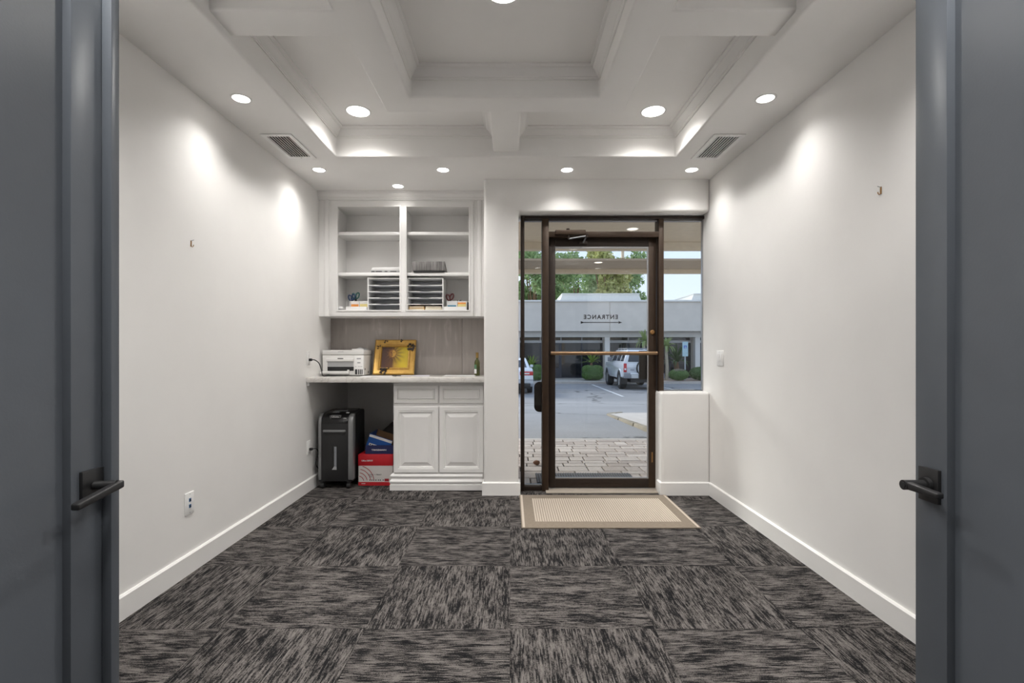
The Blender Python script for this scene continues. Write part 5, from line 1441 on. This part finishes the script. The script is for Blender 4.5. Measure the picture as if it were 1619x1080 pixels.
hedge(vx(1073.0, 26.86), 26.86, 0.54, 0.32, 0.66, 'round clipped hedge with a dry top below the parking sign', 'leaf_hedge', 3, False, True)
hedge(vx(1106.0, 27.2), 27.2, 0.56, 0.5, 0.76, 'round dark hedge at the edge of the fixed side window', 'leaf_hedge_dark', 4)
def frond_mesh(length, width, droop):
    mb = MB(); bm = mb.bm
    n = 8
    prev = None
    for k in range(n+1):
        u = k/n
        yv, zv = length*u*(1-0.25*droop*u), length*(0.55*u - droop*0.75*u*u)
        w = width*math.sin(math.pi*(0.12 + 0.88*u))**0.7 if k < n else 0.002
        r = [bm.verts.new((-w, yv, zv + w*0.25)), bm.verts.new((0, yv, zv)), bm.verts.new((w, yv, zv + w*0.25))]
        if prev:
            bm.faces.new((prev[0], prev[1], r[1], r[0])); bm.faces.new((prev[1], prev[2], r[2], r[1]))
        prev = r
    me = bpy.data.meshes.new('frond'); bm.to_mesh(me); bm.free()
    return me
def rosette(name, cat, x, y, z0, z1, trunk_r, trunk_mat, n, length, width, mat, label, droop, seed, group):
    t = thing(name, (x, y, z0), label, cat, group)
    if z1 - z0 > 0.02:
        pts = [(x + 0.03*math.sin(k), y, z0 + (z1-z0)*k/5) for k in range(6)]
        MB().tube(pts, [trunk_r*(1.15-0.06*k) for k in range(6)], 10).build('trunk', trunk_mat, t, smooth=True)
    r = random.Random(seed)
    ms = [frond_mesh(length, width, droop*q) for q in (0.35, 0.8, 1.25)]
    for q in ms: q.materials.append(MATS[mat])
    for k in range(n):
        ring = k % 3
        o = bpy.data.objects.new('frond', ms[ring])
        finish(o, t)
        o.location = (0, 0, z1-z0)
        o.rotation_euler = (R((38, 16, -4)[ring] + r.uniform(-7, 7)), 0, 2*math.pi*k/n*2.0 + r.uniform(-0.2, 0.2) + ring)
        o.scale = (1, r.uniform(0.85, 1.12), 1)
    return t
G1 = 'sago palms before the far building'
pt = thing('planter', (vx(840, 28.5), 28.5, SWZ), 'dark slate planter behind the sedan holding a sago palm', 'planter')
MB().lathe([(0.22, 0.0), (0.30, 0.62), (0.33, 0.64), (0.33, 0.70), (0.28, 0.70), (0.26, 0.60), (0.0, 0.60)], (vx(840, 28.5), 28.5, SWZ), 20).build('pot', 'pot_slate', pt, smooth=True)
MB().lathe([(0.0, 0.61), (0.255, 0.61), (0.255, 0.63), (0.0, 0.64)], (vx(840, 28.5), 28.5, SWZ), 20).build('soil', 'trunk_bark', pt)
rosette('sago_palm', 'palm', vx(840.5, 28.5), 28.5, SWZ+0.645, SWZ+0.78, 0.07, 'trunk_bark', 27, 0.66, 0.035, 'leaf_sago', 'bright green sago palm in the planter behind the white sedan', 0.45, 1, G1)
rosette('sago_palm', 'palm', vx(935.5, 28.4), 28.4, SWZ, SWZ+0.95, 0.09, 'trunk_bark', 30, 0.80, 0.04, 'leaf_sago', 'green sago palm rising behind the square hedge', 0.5, 2, G1)
rosette('sago_palm', 'palm', vx(1070, 28.8), 28.8, SWZ+0.012, SWZ+1.0, 0.15, 'trunk_bark', 42, 1.18, 0.055, 'leaf_sago_dark', 'large dark sago palm behind the parking sign', 0.7, 3, G1)
rosette('sago_palm', 'palm', vx(1054.0, 27.7), 27.7, SWZ+0.012, SWZ+1.85, 0.085, 'trunk_pale', 36, 0.72, 0.06, 'leaf_palm', 'slender pale trunked palm beside the parked truck', 1.0, 4, G1)
rosette('sago_palm', 'palm', vx(1019.0, 27.7), 27.7, SWZ+0.012, SWZ+2.15, 0.08, 'trunk_pale', 36, 0.80, 0.06, 'leaf_palm', 'tall slender palm rising above the truck roof rack', 1.0, 5, G1)
# trees behind the building
def tree(px, y, top_py, w_m, label, mat, seed, n=9000, size=0.20):
    x = vx(px, y); zt_ = zc_(top_py, y); z0 = GZ
    t = thing('broadleaf_tree', (x, y, z0), label, 'tree', 'trees behind the far building')
    r = random.Random(seed)
    hgt = zt_ - z0
    blobs = []
    for k in range(16):
        a, q = r.uniform(0, 6.283), r.random()**0.5
        blobs.append(((x + w_m*0.5*0.72*q*math.cos(a), y + w_m*0.4*q*math.sin(a), z0 + hgt*r.uniform(0.42, 0.88)), (w_m*r.uniform(0.13, 0.24), w_m*r.uniform(0.12, 0.2), hgt*r.uniform(0.08, 0.13))))
    MB().tube([(x, y, z0), (x+0.1, y, z0+hgt*0.3), (x-0.1, y, z0+hgt*0.55), (x, y, z0+hgt*0.8)], [0.28, 0.22, 0.16, 0.06], 10).build('trunk', 'trunk_bark', t, smooth=True)
    for k in range(7):
        c = blobs[k][0]
        MB().tube([(x, y, z0+hgt*0.35), ((x+c[0])/2, (y+c[1])/2, z0+hgt*0.5), c], [0.12, 0.08, 0.03], 7).build('branch', 'trunk_bark', t, smooth=True)
    leaves(blobs, n, size, mat, 'foliage', t, seed, shell=0.15)
tree(846, 44, 384, 7.6, 'dense grey green tree rising over the roof near the pillar', 'leaf_tree', 21)
tree(915, 56, 386, 8.0, 'dense green tree behind the middle of the roof screen', 'leaf_tree', 22)
tree(972, 48.5, 380, 6.6, 'broad green tree behind the end of the roof screen', 'leaf_tree', 23)
tree(962, 41.2, 373, 3.8, 'tall yellow green tree top showing above the free canopy beam', 'leaf_tree_olive', 24, 8000)

# -------------------- accessible parking sign
sxp, syp = vx(1083.3, 27.26), 27.26
t = thing('parking_sign', (sxp, syp, SWZ), 'pale blue accessible parking sign on a galvanised post', 'sign')
MB().box(sxp-0.03, sxp+0.03, syp, syp+0.04, SWZ, zc_(541, syp)).build('post', 'post_galvanised', t)
sp_ = MB().prism(roundrect(sxp-0.158, sxp+0.158, zc_(558.6, syp), zc_(540.3, syp), 0.02), syp-0.012, syp, 'y').build('sign_panel', 'sign_white', t)
MB().prism(roundrect(sxp-0.158, sxp+0.158, zc_(563.5, syp), zc_(558.8, syp), 0.015), syp-0.012, syp, 'y').build('sub_panel', 'sign_white', t)
c_ = (sxp+0.0, zc_(548.6, syp))
sq = MB().box(c_[0]-0.080, c_[0]+0.080, syp-0.016, syp-0.012, c_[1]-0.080, c_[1]+0.080).build('symbol_field', 'sign_blue', sp_)
wc = MB()
pts = [(c_[0]-0.005 + 0.040*math.cos(R(a)), syp-0.018, c_[1]-0.028 + 0.040*math.sin(R(a))) for a in range(110, 381, 18)]
wc.tube(pts, 0.0075, 6)
wc.tube([(c_[0]-0.012, syp-0.018, c_[1]+0.034), (c_[0]-0.008, syp-0.018, c_[1]-0.012), (c_[0]+0.030, syp-0.018, c_[1]-0.014), (c_[0]+0.046, syp-0.018, c_[1]-0.052), (c_[0]+0.060, syp-0.018, c_[1]-0.048)], 0.0085, 6)
wc.tube([(c_[0]-0.010, syp-0.018, c_[1]+0.012), (c_[0]+0.026, syp-0.018, c_[1]+0.010)], 0.0075, 6)
wc.lathe([(0.013, -0.019), (0.013, -0.016)], (c_[0]-0.012, syp, c_[1]+0.054), 12, 'y')
wc.build('wheelchair_symbol', 'print_white', sp_)

# -------------------- vehicles
def tyre(x, y, z, r, w, parent, s):
    c = MB().lathe([(r*0.62, -w/2), (r*0.93, -w/2), (r, -w/2+0.04), (r, w/2-0.04), (r*0.93, w/2), (r*0.62, w/2)], (x, y, z), 28, 'x', closed=True).build('tyre', 'rubber', parent, smooth=True)
    MB().lathe([(0.0, -0.03), (r*0.2, -0.03), (r*0.28, 0.0), (r*0.55, -0.02), (r*0.63, -0.05), (r*0.63, 0.05)] if s < 0 else [(0.0, 0.03), (r*0.2, 0.03), (r*0.28, 0.0), (r*0.55, 0.02), (r*0.63, 0.05), (r*0.63, -0.05)],
               (x + s*w*0.28, y, z), 20, 'x').build('rim', 'silver_plastic', c, smooth=True)
    return c
def taper_prism(prof, wfun, name, mat, parent, ox, oy, oz, bevel=0.03):
    """side outline (y, z) given width half-extent wfun(z)"""
    mb = MB(); bm = mb.bm
    A = [bm.verts.new((ox - wfun(z), oy + y_, oz + z)) for (y_, z) in prof]
    B = [bm.verts.new((ox + wfun(z), oy + y_, oz + z)) for (y_, z) in prof]
    n = len(prof)
    bm.faces.new(A); bm.faces.new(B[::-1])
    for i in range(n): bm.faces.new((A[i], B[i], B[(i+1) % n], A[(i+1) % n]))
    return mb.build(name, mat, parent, bevel=bevel, seg=2, angle=0.35)
def arch(cy, cz, r, a0=180, a1=0, n=8):
    return [(cy + r*math.cos(R(a0 + (a1-a0)*k/n)), cz + r*math.sin(R(a0 + (a1-a0)*k/n))) for k in range(n+1)]
# truck seen from behind
tx, ty, tz = 5.95, 21.95, GZ
t = thing('pickup_suv', (tx, ty+2.1, tz), 'boxy white off-road truck with roof rack and spare wheel, parked facing the building', 'car')
prof = [(0.05, 0.62), (0.05, 0.95), (0.02, 1.0), (0.02, 1.20), (3.05, 1.22), (4.15, 1.18), (4.25, 1.05), (4.28, 0.62), (4.1, 0.52)] + [(4.08, 0.52)] + arch(3.62, 0.44, 0.46, 10, 170) + [(3.1, 0.50), (1.30, 0.50)] + arch(0.82, 0.44, 0.46, 10, 170) + [(0.3, 0.55)]
taper_prism(prof, lambda z: 0.90 - 0.02*max(0, z-0.9), 'body', 'car_white', t, tx, ty, tz, 0.03)
cabin = [(0.04, 1.20), (0.10, 1.55), (0.16, 1.74), (0.28, 1.80), (2.45, 1.80), (2.62, 1.76), (3.00, 1.22)]
wf = lambda z: 0.885 - 0.20*max(0, z-1.2)/0.6
cb = taper_prism(cabin, wf, 'cabin', 'car_white', t, tx, ty, tz, 0.03)
def side_window(y0, y1, z0, z1, s, sh0=0.0, sh1=0.0):
    mb = MB(); o = 0.006
    q = [(y0+sh0*0, z0), (y1, z0), (y1-sh1, z1), (y0+sh0, z1)]
    v = [mb.bm.verts.new((tx + s*(wf(z)+o), ty+y_, tz+z)) for (y_, z) in q] + [mb.bm.verts.new((tx + s*(wf(z)-0.01), ty+y_, tz+z)) for (y_, z) in q]
    for f in ((0,1,2,3), (7,6,5,4), (0,4,5,1), (1,5,6,2), (2,6,7,3), (3,7,4,0)): mb.bm.faces.new([v[i] for i in f])
    mb.build('side_window', 'car_glass', cb)
for s in (-1, 1):
    side_window(0.22, 0.78, 1.28, 1.66, s, 0.05); side_window(0.92, 1.62, 1.28, 1.66, s); side_window(1.74, 2.62, 1.28, 1.66, s, 0, 0.22)
MB().hull8([(tx-0.70, ty+0.030, tz+1.26), (tx+0.70, ty+0.030, tz+1.26), (tx+0.70, ty+0.08, tz+1.26), (tx-0.70, ty+0.08, tz+1.26),
            (tx-0.60, ty+0.105, tz+1.66), (tx+0.60, ty+0.105, tz+1.66), (tx+0.60, ty+0.15, tz+1.66), (tx-0.60, ty+0.15, tz+1.66)]).build('rear_window', 'car_glass', cb)
MB().hull8([(tx-0.74, ty+2.90, tz+1.26), (tx+0.74, ty+2.90, tz+1.26), (tx+0.74, ty+2.985, tz+1.26), (tx-0.74, ty+2.985, tz+1.26),
            (tx-0.66, ty+2.58, tz+1.72), (tx+0.66, ty+2.58, tz+1.72), (tx+0.66, ty+2.67, tz+1.72), (tx-0.66, ty+2.67, tz+1.72)]).build('windscreen', 'car_glass', cb)
for s in (-1, 1):
    tl = MB().box(tx+s*0.885-0.075 if s > 0 else tx-0.885-0.0, tx+0.885 if s > 0 else tx-0.885+0.135, ty-0.005, ty+0.06, tz+0.80, tz+1.19)
    a, b_ = sorted((tx + s*0.76, tx + s*0.893))
    tl = MB().box(a, b_, ty-0.004, ty+0.10, tz+0.80, tz+1.19).build('tail_light', 'car_red', t, bevel=0.01)
    MB().box(a+0.025, b_-0.025, ty-0.008, ty, tz+0.89, tz+0.97).build('reverse_lamp', 'print_white', tl, bevel=0.003)
    mr = MB().box(*(sorted((tx + s*0.92, tx + s*1.12)) + [ty+2.45, ty+2.55, tz+1.24, tz+1.46])).build('side_mirror', 'car_grey', t, bevel=0.02)
    MB().tube([(tx+s*0.62, ty+0.45, tz+1.86), (tx+s*0.62, ty+2.35, tz+1.86)], 0.02, 8).build('roof_rail', 'car_grey', t)
    for yy in (0.45, 1.05, 1.7, 2.35): MB().tube([(tx+s*0.62, ty+yy, tz+1.78), (tx+s*0.62, ty+yy, tz+1.86)], 0.02, 6).build('rail_foot', 'car_grey', t)
    for (yy) in (0.82, 3.62):
        tyre(tx + s*0.79, ty+yy, tz+0.42, 0.42, 0.30, t, s)
        pts = [(tx + s*0.915, ty+yy+0.47*math.cos(R(a)), tz+0.44+0.47*math.sin(R(a))) for a in range(8, 173, 12)]
        MB().tube(pts, 0.035, 6).build('wheel_flare', 'car_grey' if yy > 1 else 'car_white', t, smooth=True)
    box('mud_flap', 'black_plastic', tuple(sorted((tx+s*0.66, tx+s*0.92))) + (ty+0.34, ty+0.36, tz+0.25, tz+0.58), t)
for yy in (0.55, 1.05, 1.7, 2.25): MB().tube([(tx-0.62, ty+yy, tz+1.86), (tx+0.62, ty+yy, tz+1.86)], 0.017, 6).build('rack_bar', 'car_grey', t)
MB().box(tx-0.90, tx+0.90, ty-0.10, ty+0.10, tz+0.52, tz+0.76).build('rear_bumper', 'car_grey', t, bevel=0.04)
box('bumper_step', 'car_white', (tx-0.62, tx+0.62, ty-0.112, ty+0.0, tz+0.70, tz+0.775), t, bevel=0.01)
box('number_plate', 'plate_white', (tx-0.58, tx-0.28, ty-0.118, ty-0.10, tz+0.535, tz+0.69), t, bevel=0.003)
box('badge', 'car_grey', (tx-0.60, tx-0.42, ty+0.010, ty+0.022, tz+0.88, tz+0.915), t)
sp2 = MB().lathe([(0.0, -0.115), (0.30, -0.11), (0.375, -0.09), (0.395, -0.05), (0.395, 0.10)], (tx+0.08, ty-0.10, tz+0.97), 32, 'y').build('spare_wheel_cover', 'car_white', t, smooth=True)
MB().lathe([(0.398, -0.075), (0.42, -0.06), (0.42, 0.10), (0.398, 0.10)], (tx+0.08, ty-0.10, tz+0.97), 32, 'y', closed=True).build('spare_tyre', 'rubber', sp2, smooth=True)
box('underbody', 'black_plastic', (tx-0.55, tx+0.55, ty+0.15, ty+4.0, tz+0.33, tz+0.55), t)
MB().tube([(tx-0.75, ty+0.86, tz+0.42), (tx+0.75, ty+0.86, tz+0.42)], 0.06, 8).build('axle', 'black_plastic', t)
# sedan behind the narrow side window
tx, ty, tz = 0.02, 19.6, GZ
t = thing('sedan', (tx, ty+2.3, tz), 'white sedan seen from behind through the narrow side window', 'car')
prof = [(0.08, 0.42), (0.0, 0.60), (0.03, 0.95), (0.10, 1.02), (0.55, 1.06), (3.1, 1.0), (4.3, 0.82), (4.6, 0.62), (4.6, 0.34), (4.3, 0.24)] + arch(3.75, 0.30, 0.36, 0, 180) + [(3.3, 0.22), (1.4, 0.22)] + arch(0.98, 0.30, 0.36, 0, 180) + [(0.4, 0.28)]
wb = lambda z: 0.90 - 0.10*max(0, z-0.75)
taper_prism(prof, wb, 'body', 'car_white', t, tx, ty, tz, 0.04)
wf = lambda z: 0.80 - 0.38*max(0, z-1.0)
cb = taper_prism([(0.45, 1.03), (1.15, 1.38), (1.5, 1.45), (2.2, 1.44), (2.6, 1.34), (3.3, 0.98)], wf, 'cabin', 'car_white', t, tx, ty, tz, 0.03)
MB().hull8([(tx-0.64, ty+0.52, tz+1.08), (tx+0.64, ty+0.52, tz+1.08), (tx+0.64, ty+0.60, tz+1.06), (tx-0.64, ty+0.60, tz+1.06),
            (tx-0.56, ty+1.07, tz+1.355), (tx+0.56, ty+1.07, tz+1.355), (tx+0.56, ty+1.15, tz+1.335), (tx-0.56, ty+1.15, tz+1.335)]).build('rear_window', 'car_glass', cb)
for s in (-1, 1):
    side_window(0.95, 1.75, 1.08, 1.34, s, 0.30, 0.0); side_window(1.85, 2.95, 1.08, 1.34, s, 0.0, 0.45)
    a, b_ = sorted((tx + s*0.36, tx + s*0.888))
    tl = MB().box(a, b_, ty+0.0, ty+0.22, tz+0.76, tz+0.92).build('tail_light', 'car_red', t, bevel=0.02)
    a2, b2 = sorted((tx + s*0.42, tx + s*0.74))
    MB().box(a2, b2, ty-0.008, ty+0.01, tz+0.81, tz+0.86).build('lamp_insert', 'print_white', tl, bevel=0.003)
    for yy in (0.98, 3.75): tyre(tx + s*0.78, ty+yy, tz+0.32, 0.32, 0.22, t, s)
    MB().box(*(sorted((tx + s*0.88, tx + s*1.02)) + [ty+2.95, ty+3.1, tz+1.0, tz+1.12])).build('side_mirror', 'car_white', t, bevel=0.02)
MB().box(tx-0.60, tx+0.78, ty+0.0, ty+0.3, tz+0.24, tz+0.44).build('rear_diffuser', 'black_plastic', t, bevel=0.03)
box('bumper_crease', 'car_grey', (tx-0.88, tx+0.88, ty-0.004, ty+0.03, tz+0.575, tz+0.59), t)
box('number_plate', 'plate_white', (tx-0.16, tx+0.16, ty-0.006, ty+0.02, tz+0.66, tz+0.78), t)
